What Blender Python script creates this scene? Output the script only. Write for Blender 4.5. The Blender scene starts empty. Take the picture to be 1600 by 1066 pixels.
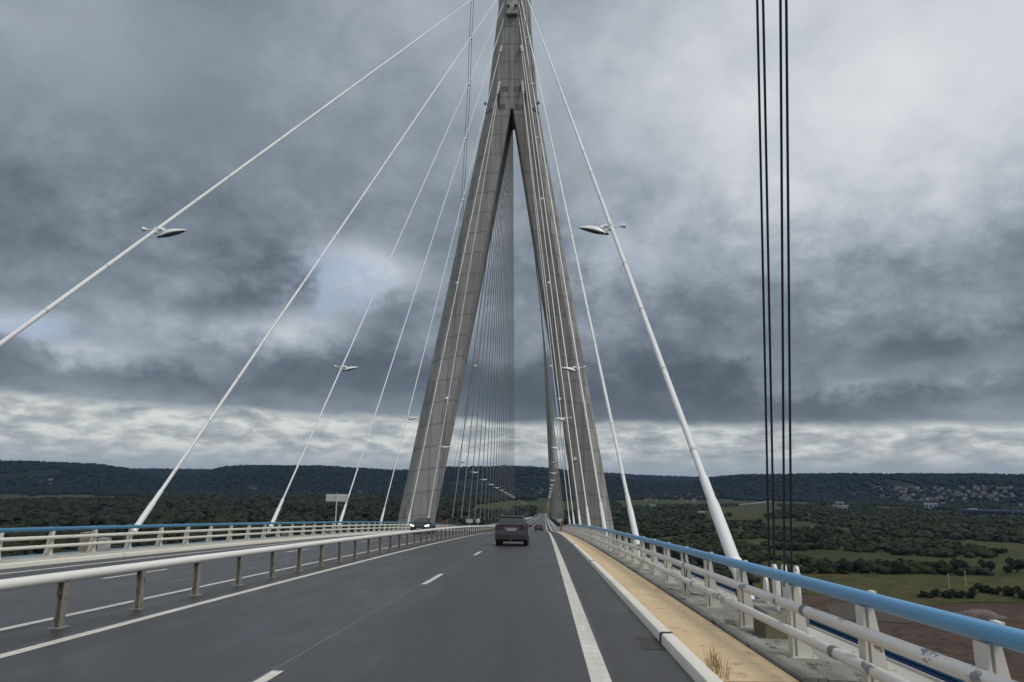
import bpy, math, random
import numpy as np
from mathutils import Vector, Matrix
random.seed(7); RNG=np.random.default_rng(11)
sc=bpy.context.scene
COL=sc.collection
ZO=58.0                     # eye height over the marsh: the marsh lies at z=0
# ------------------------------------------------------------------ survey
F,PI_,YA,RO=1076.262,0.19757,-0.048538,0.010434
def ray(u,v):
    a=(u-800)/F;b=(533-v)/F
    c,s=math.cos(RO),math.sin(RO); a,b=a*c-b*s,a*s+b*c
    c,s=math.cos(PI_),math.sin(PI_); y=c-b*s; z=s+b*c; x=a
    c,s=math.cos(YA),math.sin(YA); return Vector((x*c+y*s,-x*s+y*c,z))
def on_ground(u,v,z=0.0):
    r=ray(u,v); t=(z-ZO)/r.z; return Vector((r.x*t,r.y*t,z))
XC=-6.80; XS=10.615; SP=15.138; D1=13.404; D=125.45
S0,K=0.042855,0.000251
_ys=np.arange(-80,1500,1.0); _s=np.where(_ys<110,S0+K*_ys,S0+K*110)
_s=np.where(_ys<-40,S0+K*-40,_s)
_s=np.where(_ys>140,np.clip(.0705-(_ys-140)*(.0225/80),.048,.0705),_s)
_s=np.where(_ys>1000,np.clip(.048-(_ys-1000)*(.048/170),0,.048),_s)
_z=np.zeros(len(_ys)); _z[1:]=-np.cumsum((_s[1:]+_s[:-1])/2); _z-=np.interp(0,_ys,_z); _z+=-1.7445
def zr(Y): return float(np.interp(Y,_ys,_z))+ZO
def ysteps(a,b):
    out=[a];y=a
    while y<b:
        y+= 1.0 if y<60 else (3.0 if y<240 else 12.0)
        out.append(min(y,b))
    return out
# ------------------------------------------------------------------ mesh helpers
class MB:
    def __init__(s): s.v=[];s.f=[];s.m=[];s.sm=False
    def add(s,vs,fs,mi=0):
        o=len(s.v); s.v+= [tuple(v) for v in vs]; s.f+=[tuple(i+o for i in f) for f in fs]; s.m+=[mi]*len(fs); return s
    def box(s,a,b,mi=0):
        x0,y0,z0=a;x1,y1,z1=b
        return s.add([(x0,y0,z0),(x1,y0,z0),(x1,y1,z0),(x0,y1,z0),(x0,y0,z1),(x1,y0,z1),(x1,y1,z1),(x0,y1,z1)],
         [(0,3,2,1),(4,5,6,7),(0,1,5,4),(1,2,6,5),(2,3,7,6),(3,0,4,7)],mi)
    def tube(s,pts,r,n=10,caps=True,mi=0):
        pts=[Vector(p) for p in pts]; rs=r if isinstance(r,(list,tuple)) else [r]*len(pts)
        vs=[];fs=[]
        for i,p in enumerate(pts):
            d=(pts[min(i+1,len(pts)-1)]-pts[max(i-1,0)]).normalized()
            up=Vector((0,0,1)) if abs(d.z)<.95 else Vector((0,1,0))
            a=d.cross(up).normalized(); b=a.cross(d)
            for k in range(n):
                t=2*math.pi*k/n; vs.append(p+(a*math.cos(t)+b*math.sin(t))*rs[i])
        for i in range(len(pts)-1):
            for k in range(n):
                k2=(k+1)%n; fs.append((i*n+k,i*n+k2,(i+1)*n+k2,(i+1)*n+k))
        if caps: fs.append(tuple(range(n)));fs.append(tuple(range(len(pts)*n-1,len(pts)*n-n-1,-1)))
        return s.add(vs,fs,mi)
    def loft(s,rings,close=True,caps=True,mi=0):
        n=len(rings[0]); vs=[v for r in rings for v in r];fs=[]
        for i in range(len(rings)-1):
            for k in range(n if close else n-1):
                k2=(k+1)%n; fs.append((i*n+k,i*n+k2,(i+1)*n+k2,(i+1)*n+k))
        if caps and close: fs.append(tuple(range(n-1,-1,-1)));fs.append(tuple((len(rings)-1)*n+k for k in range(n)))
        return s.add(vs,fs,mi)
    def lathe(s,o,axis,prof,n=16,mi=0):
        return s.tube([Vector(o)+Vector(axis).normalized()*t for t,_ in prof],[max(r,1e-4) for _,r in prof],n,True,mi)
def worigin(p):
    o=Vector((0,0,0))
    while p is not None: o+=p.location; p=p.parent
    return o
def link(name,me,parent=None):
    o=bpy.data.objects.new(name,me); COL.objects.link(o)
    if parent is not None: o.parent=parent
    return o
def obj(name,mb,mat,parent=None,smooth=None,origin=None):
    off=worigin(parent) if parent is not None else Vector(origin or (0,0,0))
    me=bpy.data.meshes.new(name)
    me.from_pydata([(v[0]-off.x,v[1]-off.y,v[2]-off.z) for v in mb.v],[],mb.f)
    for m in (mat if isinstance(mat,list) else [mat]): me.materials.append(m)
    if any(mb.m): me.polygons.foreach_set('material_index',mb.m)
    if smooth is not None:
        me.polygons.foreach_set('use_smooth',[True]*len(me.polygons)); me.set_sharp_from_angle(angle=math.radians(smooth))
    me.update(); o=link(name,me,parent)
    if origin is not None: o.location=origin
    return o
def tag(o,label=None,cat=None,group=None,kind=None):
    if label:o['label']=label
    if cat:o['category']=cat
    if group:o['group']=group
    if kind:o['kind']=kind
    return o
def thing(name,loc,label,cat,group=None):
    o=link(name,None); o.location=loc; return tag(o,label,cat,group)
def copy_tree(o,parent=None):
    c=o.copy(); COL.objects.link(c); c.parent=parent
    for ch in list(o.children): copy_tree(ch,c)
    return c
ORD=['first','second','third','fourth','fifth','sixth','seventh','eighth','ninth','tenth','eleventh','twelfth','thirteenth','fourteenth','fifteenth','sixteenth','seventeenth','eighteenth','nineteenth','twentieth']
# ------------------------------------------------------------------ materials
class NT:
    def __init__(s,tree): s.t=tree;s.n=tree.nodes;s.l=tree.links
    def node(s,ty,**kw):
        n=s.n.new(ty)
        for k,v in kw.items(): setattr(n,k,v)
        return n
    def set(s,sock,v):
        if hasattr(v,'is_linked') or isinstance(v,bpy.types.NodeSocket): s.l.new(v,sock)
        else: sock.default_value=v
    def m(s,op,a,b=0.0,c=0.0,clamp=False):
        n=s.node('ShaderNodeMath',operation=op); n.use_clamp=clamp
        s.set(n.inputs[0],a); s.set(n.inputs[1],b)
        if op in('MULTIPLY_ADD','SMOOTH_MIN','SMOOTH_MAX','COMPARE'): s.set(n.inputs[2],c)
        return n.outputs[0]
    def mix(s,f,a,b,bl='MIX'):
        n=s.node('ShaderNodeMix',data_type='RGBA',blend_type=bl)
        s.set(n.inputs[0],f)
        for i,v in((6,a),(7,b)):
            s.set(n.inputs[i],v if not isinstance(v,tuple) else (*v,1)[:4])
        return n.outputs[2]
    def ramp(s,f,stops,interp='LINEAR'):
        n=s.node('ShaderNodeValToRGB'); cr=n.color_ramp; cr.interpolation=interp
        while len(cr.elements)<len(stops): cr.elements.new(.5)
        for e,(p,c) in zip(cr.elements,stops):
            e.position=p; e.color=(*c,1) if isinstance(c,tuple) else (c,c,c,1)
        s.set(n.inputs[0],f); return n.outputs[0]
    def noise(s,vec,scale,detail=4,rough=.55,dist=0.0,dim='3D'):
        n=s.node('ShaderNodeTexNoise',noise_dimensions=dim); s.set(n.inputs['Vector'],vec)
        n.inputs['Scale'].default_value=scale;n.inputs['Detail'].default_value=detail
        n.inputs['Roughness'].default_value=rough;n.inputs['Distortion'].default_value=dist
        return n.outputs[0]
    def mapping(s,vec,scale=(1,1,1),loc=(0,0,0)):
        n=s.node('ShaderNodeMapping'); s.set(n.inputs[0],vec); n.inputs['Scale'].default_value=scale;n.inputs['Location'].default_value=loc
        return n.outputs[0]
def mat(name,build=None,col=(.5,.5,.5),rough=.6,metal=0,spec=.5):
    m=bpy.data.materials.new(name); m.use_nodes=True; t=NT(m.node_tree)
    p=m.node_tree.nodes['Principled BSDF']; p.inputs['Base Color'].default_value=(*col,1)
    p.inputs['Roughness'].default_value=rough;p.inputs['Metallic'].default_value=metal
    p.inputs['Specular IOR Level'].default_value=spec
    geo=t.node('ShaderNodeNewGeometry'); 
    if build: build(t,p,geo.outputs['Position'])
    return m
def bump(t,p,h,strength=.3,dist=.02):
    b=t.node('ShaderNodeBump'); b.inputs['Strength'].default_value=strength;b.inputs['Distance'].default_value=dist
    t.set(b.inputs['Height'],h); t.l.new(b.outputs[0],p.inputs['Normal'])
def mottled(name,c1,c2,scale=1.0,rough=.6,c3=None,th=.62,s3=3.0,stretch=(1,1,1),bmp=0.0,metal=0,spec=.5):
    def b(t,p,pos):
        v=t.mapping(pos,stretch); f=t.noise(v,scale,5,.6)
        c=t.mix(t.ramp(f,[(.3,0.0),(.7,1.0)]),c1,c2)
        if c3:
            g=t.noise(v,s3,6,.65); k=t.ramp(g,[(th,0.0),(th+.03,1.0)]); c=t.mix(k,c,c3)
        t.set(p.inputs['Base Color'],c)
        if bmp: bump(t,p,t.noise(pos,scale*12,3),bmp)
    return mat(name,b,c1,rough,metal,spec)
def sepx(t,pos):
    n=t.node('ShaderNodeSeparateXYZ'); t.set(n.inputs[0],pos); return n.outputs
def b_asphalt(t,p,pos):
    x,y,z=sepx(t,pos)
    big=t.noise(t.mapping(pos,(.5,.07,.5)),1,4,.55); fine=t.noise(pos,55,3,.7); mid=t.noise(t.mapping(pos,(1,.25,1)),2.2,5,.6)
    c=t.mix(t.ramp(big,[(.3,0.),(.72,1.)]),(.023,.024,.026),(.048,.049,.053))
    c=t.mix(t.ramp(mid,[(.35,0.),(.75,.55)]),c,(.030,.030,.031))
    # wheel tracks polished darker, oil between them
    lane=t.m('ABSOLUTE',t.m('SUBTRACT',t.m('FRACT',t.m('DIVIDE',t.m('ADD',x,6.42),3.5)),.5)); wob=t.m('MULTIPLY',t.m('SUBTRACT',t.noise(t.mapping(pos,(1,.05,1)),.9,3),.5),.10)
    tr=t.m('SUBTRACT',1.,t.m('MULTIPLY',t.m('ABSOLUTE',t.m('SUBTRACT',t.m('ADD',lane,wob),.22)),8.),clamp=True)
    c=t.mix(t.m('MULTIPLY',tr,t.m('ADD',.25,t.m('MULTIPLY',big,.9))),c,(.020,.020,.021))
    pt=t.noise(t.mapping(pos,(.9,.12,1),(7,2,0)),.55,2,.4); c=t.mix(t.ramp(pt,[(.56,0.),(.585,.45)]),c,(.024,.024,.025))
    sp=t.noise(pos,3.2,5,.75); c=t.mix(t.ramp(sp,[(.66,0.),(.70,.5)]),c,(.022,.022,.022))
    c=t.mix(t.m('MULTIPLY',t.ramp(fine,[(.35,0.),(.75,.7)]),.42),c,(.16,.16,.16))
    # the hard shoulder, laid apart, is browner and darker
    sh=t.m('GREATER_THAN',x,t.m('ADD',.74,t.m('MULTIPLY',t.noise(pos,2.5,3),.05)))
    c=t.mix(t.m('MULTIPLY',sh,.75),c,(.031,.030,.028))
    # dirt in the median strip
    md=t.m('LESS_THAN',t.m('ABSOLUTE',t.m('ADD',x,7.05)),t.m('ADD',.15,t.m('MULTIPLY',mid,.55)))
    c=t.mix(t.m('MULTIPLY',md,.6),c,(.028,.026,.024))
    # paving seam and cracks
    sx=t.m('ADD',x,t.m('ADD',2.97,t.m('MULTIPLY',t.noise(pos,.8,3),.06)))
    seam=t.m('LESS_THAN',t.m('ABSOLUTE',sx),.012)
    c=t.mix(t.m('MULTIPLY',seam,.55),c,(.17,.17,.17))
    vo=t.node('ShaderNodeTexVoronoi',feature='DISTANCE_TO_EDGE'); 
    w=t.node('ShaderNodeVectorMath',operation='ADD'); t.set(w.inputs[0],t.mapping(pos,(.33,.10,.3)))
    nn=t.node('ShaderNodeTexNoise'); t.set(nn.inputs[0],pos); nn.inputs['Scale'].default_value=1.3
    ww=t.node('ShaderNodeVectorMath',operation='SCALE'); t.set(ww.inputs[0],nn.outputs['Color']); ww.inputs['Scale'].default_value=.25
    t.set(w.inputs[1],ww.outputs[0]); t.set(vo.inputs['Vector'],w.outputs[0]); vo.inputs['Scale'].default_value=1.0
    cr=t.m('MULTIPLY',t.m('LESS_THAN',vo.outputs['Distance'],.0035),t.m('GREATER_THAN',big,.5))
    c=t.mix(t.m('MULTIPLY',cr,.6),c,(.02,.02,.02))
    t.set(p.inputs['Base Color'],c)
    t.set(p.inputs['Roughness'],t.m('SUBTRACT',t.m('ADD',.28,t.m('MULTIPLY',mid,.38)),t.m('MULTIPLY',tr,.08)))
    bump(t,p,fine,.35,.006)
def b_line(t,p,pos):
    g=t.noise(pos,14,6,.75); g2=t.noise(t.mapping(pos,(3,.35,1)),3,4,.6)
    c=t.mix(t.ramp(g2,[(.3,0.),(.7,1.)]),(.60,.59,.53),(.44,.43,.39))
    c=t.mix(t.ramp(g,[(.60,0.),(.66,.8)]),c,(.12,.12,.12))
    y=sepx(t,pos)[1]
    st=t.m('LESS_THAN',t.m('FRACT',t.m('MULTIPLY',y,3.1)),.09)
    c=t.mix(t.m('MULTIPLY',st,.35),c,(.2,.2,.19)); t.set(p.inputs['Base Color'],c)
M={}
M['asphalt']=mat('asphalt',b_asphalt,(.06,.06,.065),.55,spec=.5)
M['line']=mat('road_paint',b_line,(.6,.6,.55),.6)
M['kerb']=mottled('kerb_paint',(.70,.68,.60),(.62,.60,.53),.9,.55,(.33,.31,.27),.70,5,(1,.5,1),.3)
def b_walk(t,p,pos):
    f=t.noise(pos,1.1,5,.6); c=t.mix(t.ramp(f,[(.3,0.),(.7,1.)]),(.62,.48,.28),(.54,.41,.235))
    g=t.noise(t.mapping(pos,(1.3,.8,1),(3,1,0)),3.6,7,.72); c=t.mix(t.ramp(g,[(.575,0.),(.61,.5)]),c,(.20,.155,.11))
    h=t.noise(pos,40,2,.7); c=t.mix(t.m('MULTIPLY',h,.25),c,(.30,.24,.15)); t.set(p.inputs['Base Color'],c); bump(t,p,h,.4,.004)
M['walk']=mat('ochre_surfacing',b_walk,(.5,.38,.2),.75)
M['conc_strip']=mottled('worn_concrete',(.30,.30,.27),(.46,.45,.40),1.3,.8,(.10,.10,.09),.62,4,(1,.4,1),.5)
M['conc_dark']=mottled('dirty_concrete',(.16,.15,.13),(.26,.25,.22),2,.85,(.06,.05,.05),.62,5,(1,.4,1),.4)
M['joint']=mat('joint_tar',None,(.035,.033,.03),.8)
M['brown']=mottled('rusty_joint_plate',(.13,.09,.06),(.2,.15,.1),3,.7)
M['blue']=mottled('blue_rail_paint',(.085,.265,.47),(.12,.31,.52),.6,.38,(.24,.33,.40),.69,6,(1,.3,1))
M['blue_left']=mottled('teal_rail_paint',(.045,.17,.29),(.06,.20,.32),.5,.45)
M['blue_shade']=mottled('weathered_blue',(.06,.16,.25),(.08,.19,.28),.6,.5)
M['edge_conc']=mottled('stained_edge_concrete',(.135,.137,.12),(.30,.295,.26),1.4,.8,(.06,.06,.05),.575,4,(1,.5,1),.5)
M['blue_dark']=mat('blue_fascia',None,(.035,.09,.22),.5)
M['post']=mottled('cream_post_paint',(.62,.60,.54),(.52,.50,.44),1.8,.5,(.20,.13,.07),.64,6,(1,1,.6))
def b_rail(t,p,pos):
    f=t.noise(t.mapping(pos,(1,.4,1)),1.6,4,.6); c=t.mix(t.ramp(f,[(.3,0.),(.7,1.)]),(.68,.66,.63),(.58,.56,.53))
    y=sepx(t,pos)[1]
    g=t.noise(t.mapping(pos,(1.5,.9,1.5)),2.6,7,.7)
    th=t.ramp(t.m('DIVIDE',y,40.),[(0.0,.60),(.30,.57),(.36,.70),(1,.72)])
    k=t.m('MULTIPLY',t.m('SUBTRACT',g,th),40,clamp=True); c=t.mix(k,c,(.20,.20,.22))
    t.set(p.inputs['Base Color'],c)
M['rail']=mat('chipped_rail_paint',b_rail,(.6,.58,.55),.45)
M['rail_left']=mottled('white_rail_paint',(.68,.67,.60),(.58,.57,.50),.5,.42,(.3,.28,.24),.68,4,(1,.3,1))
M['barrier']=mottled('barrier_paint',(.78,.78,.73),(.68,.68,.63),.6,.42,(.28,.26,.22),.66,5,(1,.25,1))
M['mpost']=mottled('barrier_post_steel',(.26,.24,.20),(.16,.15,.13),3,.7,(.06,.055,.05),.58,7)
M['stay']=mottled('stay_sheath',(.66,.67,.67),(.58,.59,.59),.12,.4,(.5,.5,.48),.68,2)
M['collar']=mat('collar_white',None,(.70,.70,.68),.45)
M['stay_grey']=mottled('shaded_sheath',(.40,.395,.38),(.34,.335,.32),.12,.6)  # same sheath as the front stays, with shade mixed into its colour
M['joint_grey']=mat('joint_grey',None,(.48,.48,.47),.5)
M['rope']=mat('dark_rope',None,(.018,.016,.028),.5)
M['rubber']=mat('black_rubber',None,(.02,.02,.02),.6)
M['grey_steel']=mottled('grey_steel',(.20,.20,.21),(.13,.13,.14),4,.5)
M['lamp']=mat('lamp_shell',None,(.72,.72,.71),.35)
M['lens']=mat('lamp_lens',None,(.07,.065,.065),.25)
M['sign']=mottled('sign_back',(.52,.53,.52),(.46,.47,.46),2,.5)
M['orange']=mat('orange_paint',None,(.20,.045,.015),.5)
M['khaki']=mottled('khaki_box',(.17,.15,.09),(.12,.11,.07),4,.7)
M['pink_box']=mottled('weathered_box',(.22,.17,.14),(.30,.26,.22),4,.7)
def b_pylon(t,p,pos):
    tc=t.node('ShaderNodeTexCoord'); o=tc.outputs['Object']; x,y,z=sepx(t,o)
    ax=t.m('ABSOLUTE',x)
    zz=t.m('ADD',z,t.m('MULTIPLY',ax,.16))
    seg=t.m('DIVIDE',zz,3.85); fr=t.m('FRACT',seg)
    fl=t.m('FLOOR',seg)
    wn=t.node('ShaderNodeTexWhiteNoise',noise_dimensions='2D'); cb=t.node('ShaderNodeCombineXYZ'); t.set(cb.inputs[0],fl); t.set(cb.inputs[1],t.m('SIGN',x)); t.l.new(cb.outputs[0],wn.inputs[0])
    big=t.noise(t.mapping(o,(.5,.5,.09)),1,5,.62); fine=t.noise(o,1.1,6,.65)
    c=t.mix(t.ramp(big,[(.3,0.),(.68,1.)]),(.205,.207,.203),(.345,.347,.338))
    c=t.mix(t.m('MULTIPLY',wn.outputs[0],.38),c,(.39,.39,.375))
    c=t.mix(t.ramp(fine,[(.5,0.),(.8,.5)]),c,(.20,.19,.165))
    # rust-brown runs, stronger on the east leg
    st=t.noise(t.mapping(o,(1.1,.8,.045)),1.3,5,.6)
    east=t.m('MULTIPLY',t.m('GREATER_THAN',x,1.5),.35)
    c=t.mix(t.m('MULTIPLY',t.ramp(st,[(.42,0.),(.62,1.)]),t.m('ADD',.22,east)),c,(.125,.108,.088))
    edge=t.m('LESS_THAN',t.m('ABSOLUTE',t.m('SUBTRACT',fr,.5)),.5)
    j=t.m('LESS_THAN',fr,.022)
    jd=t.ramp(fr,[(0,1.),(.022,1.),(.03,.35),(.12,0.),(1,0.)])
    st2=t.noise(t.mapping(o,(3.2,2.2,.05),(4,4,0)),1.0,5,.65); c=t.mix(t.ramp(st2,[(.52,0.),(.62,.45)]),c,(.13,.118,.10))
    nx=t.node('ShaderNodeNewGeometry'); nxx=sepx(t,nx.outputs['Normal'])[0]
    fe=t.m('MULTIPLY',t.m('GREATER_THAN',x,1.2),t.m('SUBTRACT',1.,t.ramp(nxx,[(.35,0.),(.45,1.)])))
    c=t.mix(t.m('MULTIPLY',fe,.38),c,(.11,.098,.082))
    c=t.mix(t.m('MULTIPLY',jd,t.m('ADD',.25,t.m('MULTIPLY',fine,.7))),c,(.065,.06,.05))
    t.set(p.inputs['Base Color'],c); bump(t,p,t.m('ADD',t.m('MULTIPLY',j,-3.),fine),.4,.05)
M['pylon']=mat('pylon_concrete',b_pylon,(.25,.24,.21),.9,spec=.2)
M['pyl_box']=mottled('anchor_box_paint',(.40,.41,.40),(.32,.33,.32),.5,.6)
M['patch']=mottled('patched_concrete',(.15,.13,.11),(.11,.10,.085),1,.9)
# ground and foliage
def b_ground(t,p,pos):
    a=t.noise(t.mapping(pos,(1,1,1)),.0042,6,.6,.6); b=t.noise(pos,.03,6,.65); d=t.noise(pos,.3,4,.7)
    c=t.ramp(a,[(.30,(.010,.016,.007)),(.44,(.019,.027,.009)),(.55,(.031,.038,.011)),(.64,(.048,.050,.017)),(.74,(.020,.027,.010))])
    c=t.mix(t.ramp(b,[(.38,0.),(.66,.8)]),c,(.026,.032,.013))
    c=t.mix(t.m('MULTIPLY',d,.4),c,(.075,.078,.03)); t.set(p.inputs['Base Color'],c)
M['ground']=mat('marsh_ground',b_ground,(.05,.06,.02),.95,spec=.1)
M['hill']=mottled('hill_ground',(.008,.012,.008),(.014,.019,.011),.006,.95,(.03,.034,.017),.62,.004,spec=.1)
M['field']=mottled('field_grass',(.040,.048,.013),(.068,.058,.021),.03,.95,(.028,.038,.012),.53,.09,(1,1,1),spec=.1)
M['meadow']=mottled('meadow_grass',(.034,.039,.014),(.052,.050,.021),.006,.95,(.030,.038,.014),.60,.02,spec=.1)
M['dirt']=mottled('bare_earth',(.082,.056,.042),(.052,.036,.028),.035,.95,(.040,.032,.026),.53,.16,spec=.1)
M['dirt2']=mottled('grey_gravel',(.078,.070,.064),(.062,.048,.040),.05,.95,spec=.1)
M['heap']=mottled('rubble_heap',(.12,.10,.085),(.07,.052,.042),.25,.95,(.18,.17,.16),.58,.9)
def leafmat(name,c1,c2,c3,sc_=.05):
    def b(t,p,pos):
        at=t.node('ShaderNodeAttribute',attribute_name='rnd'); f=at.outputs['Fac']
        c=t.mix(t.ramp(t.noise(pos,sc_,4,.6),[(.35,0.),(.65,1.)]),c1,c2)
        c=t.mix(t.m('MULTIPLY',f,.7),c,c3); t.set(p.inputs['Base Color'],c)
    return mat(name,b,c1,.85,spec=.15)
M['scrub']=leafmat('scrub_leaves',(.009,.015,.006),(.034,.044,.011),(.019,.023,.011),.014)
M['leaf_dark']=leafmat('dark_leaves',(.012,.020,.009),(.022,.031,.013),(.028,.036,.02))
M['leaf_green']=leafmat('green_leaves',(.022,.036,.011),(.036,.052,.014),(.05,.06,.024))
M['wood']=leafmat('hill_wood_leaves',(.006,.010,.007),(.010,.015,.010),(.009,.013,.009),.004)
M['wood_left']=leafmat('marsh_wood_leaves',(.009,.014,.006),(.026,.027,.010),(.020,.021,.010),.008)
M['trunk']=mottled('bark',(.07,.055,.04),(.05,.04,.03),2,.9)
M['dry']=mottled('dry_grass',(.30,.22,.10),(.2,.15,.07),20,.8)

# ------------------------------------------------------------------ camera
cd=bpy.data.cameras.new('camera'); cam=bpy.data.objects.new('camera',cd); COL.objects.link(cam)
fw=ray(800,533).normalized(); rt=(ray(801,533)-ray(799,533)).normalized(); up=rt.cross(fw)
mtx=Matrix((rt,up,-fw)).transposed().to_4x4(); mtx.translation=Vector((0,0,ZO)); cam.matrix_world=mtx
cd.sensor_width=36; cd.lens=F/1600*36; cd.clip_start=.1; cd.clip_end=40000; sc.camera=cam

# ------------------------------------------------------------------ world sky
SUN_EL,SUN_AZ=math.radians(52),math.radians(118)   # azimuth from +Y (ahead) clockwise
def build_world():
    w=bpy.data.worlds.new('World'); sc.world=w; w.use_nodes=True; t=NT(w.node_tree)
    for n in list(t.n): t.n.remove(n)
    out=t.node('ShaderNodeOutputWorld'); bg=t.node('ShaderNodeBackground')
    tc=t.node('ShaderNodeTexCoord'); d=tc.outputs['Generated']
    x,y,z=sepx(t,d)
    zc=t.m('MAXIMUM',z,0.0)
    el=t.m('MULTIPLY',t.m('ARCSINE',zc),57.2958)
    az=t.m('MULTIPLY',t.m('ARCTAN2',x,y),57.2958)
    den=t.m('ADD',zc,.07)
    cb=t.node('ShaderNodeCombineXYZ'); t.set(cb.inputs[0],t.m('DIVIDE',x,den)); t.set(cb.inputs[1],t.m('DIVIDE',y,den)); P=cb.outputs[0]
    # clouds seen on a flat layer, squeezed towards the horizon
    cf=t.node('ShaderNodeCombineXYZ'); t.set(cf.inputs[0],t.m('MULTIPLY',az,.088)); t.set(cf.inputs[1],t.m('MULTIPLY',el,.12)); Q=cf.outputs[0]
    n1=t.noise(t.mapping(Q,(1,1,1),(4.3,1.7,0)),1.0,7,.55,.1)
    n2=t.noise(t.mapping(Q,(1,1,1),(9.1,5.2,2)),2.3,8,.6,.12)
    n3=t.noise(t.mapping(P,(1,1,1),(2.2,7.1,0)),.55,6,.55,.2)
    n4=t.noise(t.mapping(Q,(1.5,3.2,1),(5.2,3.3,0)),2.6,7,.58,.2)
    n5=t.noise(t.mapping(Q,(1,1,1),(1.1,8.2,4)),.55,4,.5,.1)
    c1=t.m('SUBTRACT',n1,.5); c2=t.m('SUBTRACT',n2,.5); c5=t.m('SUBTRACT',n5,.5)
    azw=t.m('ADD',az,t.m('ADD',t.m('MULTIPLY',c1,14),t.m('MULTIPLY',c2,9)))
    elw=t.m('ADD',el,t.m('ADD',t.m('MULTIPLY',c2,4.5),t.m('MULTIPLY',c5,5)))
    def blob(a,e,wa,we,amp):
        da=t.m('DIVIDE',t.m('SUBTRACT',azw,a),wa); de=t.m('DIVIDE',t.m('SUBTRACT',elw,e),we)
        q=t.m('ADD',t.m('MULTIPLY',da,da),t.m('MULTIPLY',de,de))
        return t.m('MULTIPLY',t.m('EXPONENT',t.m('MULTIPLY',q,-1.)),amp)
    # brightness of the layer by where one looks: dim slate in the west, pale in the east
    def ss(v,a,b):
        n=t.node('ShaderNodeMapRange',interpolation_type='SMOOTHSTEP'); t.set(n.inputs[0],v); n.inputs[1].default_value=a;n.inputs[2].default_value=b
        return n.outputs[0]
    east=ss(azw,-16,26)
    hi=ss(elw,12,30)
    L=t.m('ADD',.375,t.m('MULTIPLY',t.m('MULTIPLY',east,hi),.46))
    for b in BLOBS: L=t.m('ADD',L,blob(*b))
    low=ss(t.m('MULTIPLY',el,-1.),-27,-17)
    n6=t.noise(t.mapping(Q,(1,1.25,1),(3.1,6.2,7)),5.2,8,.62,.15); c6=t.m('SUBTRACT',n6,.5)
    L=t.m('ADD',L,t.m('ADD',t.m('MULTIPLY',c1,.32),t.m('MULTIPLY',t.m('ADD',t.m('MULTIPLY',c2,.66),t.m('MULTIPLY',c6,.22)),t.m('ADD',.13,t.m('MULTIPLY',low,.80)))))
    L=t.m('MINIMUM',t.m('MAXIMUM',L,.05),.98)
    cloud=t.ramp(L,[(0,(.072,.087,.110)),(.2,(.120,.144,.174)),(.38,(.215,.253,.294)),(.6,(.40,.445,.500)),(.8,(.60,.635,.67)),(1,(.80,.82,.84))])
    # bright far band under the slate bank
    edge=t.m('ADD',el,t.m('ADD',t.m('MULTIPLY',t.m('SUBTRACT',n4,.5),1.1),t.m('ADD',t.m('MULTIPLY',c2,1.6),t.m('MULTIPLY',t.m('ADD',az,0.),.018))))
    band=t.m('SUBTRACT',1.,ss(edge,4.25,5.05))
    bl=t.ramp(t.m('ADD',t.m('MULTIPLY',n4,.75),t.m('MULTIPLY',n2,.25)),[(.36,(.27,.305,.33)),(.47,(.42,.45,.455)),(.60,(.70,.71,.68))])
    bl=t.mix(ss(el,2.6,.3),bl,(.34,.38,.40))
    col=t.mix(band,cloud,bl)
    sky=t.node('ShaderNodeTexSky',sky_type='NISHITA'); sky.sun_disc=False; sky.sun_elevation=SUN_EL; sky.sun_rotation=SUN_AZ
    sk=t.node('ShaderNodeVectorMath',operation='SCALE'); t.l.new(sky.outputs[0],sk.inputs[0]); sk.inputs['Scale'].default_value=.7
    # holes in the layer let the blue through
    hole=t.m('MULTIPLY',t.m('MULTIPLY',ss(t.m('ADD',blob(*bp(520,440,140,65,1.1)),t.m('ADD',blob(*bp(60,510,150,38,.9)),blob(*bp(960,420,120,60,.6)))),.35,.95),t.ramp(n2,[(.40,0.),(.56,1.)])),.85)
    col=t.mix(hole,col,(.37,.46,.60))
    # the layer thins overhead and behind the viewer, where the light comes from
    top=ss(el,38,62); back=ss(t.m('MULTIPLY',y,-1.),.05,.6)
    lift=t.m('MAXIMUM',top,t.m('MULTIPLY',back,ss(el,0,20)))
    col=t.mix(t.m('MULTIPLY',lift,.85),col,(.92,.95,1.0))
    below=ss(z,0.0,-.03); col=t.mix(below,col,(.12,.13,.12))
    add=t.node('ShaderNodeVectorMath',operation='SCALE'); t.set(add.inputs[0],col); add.inputs['Scale'].default_value=10.0
    fin=t.mix(.06,add.outputs[0],sky.outputs[0])
    t.set(bg.inputs[0],fin); bg.inputs[1].default_value=.1
    t.l.new(bg.outputs[0],out.inputs[0])
def bp(u,v,wu,wv,amp):
    r=ray(u,v).normalized(); az=math.degrees(math.atan2(r.x,r.y)); el=math.degrees(math.asin(r.z)); k=math.degrees(1/F)*math.cos(math.radians(az)); return (az,el,wu*math.degrees(1/F)*math.cos(math.radians(az))**1.5,wv*k,amp)
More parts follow.
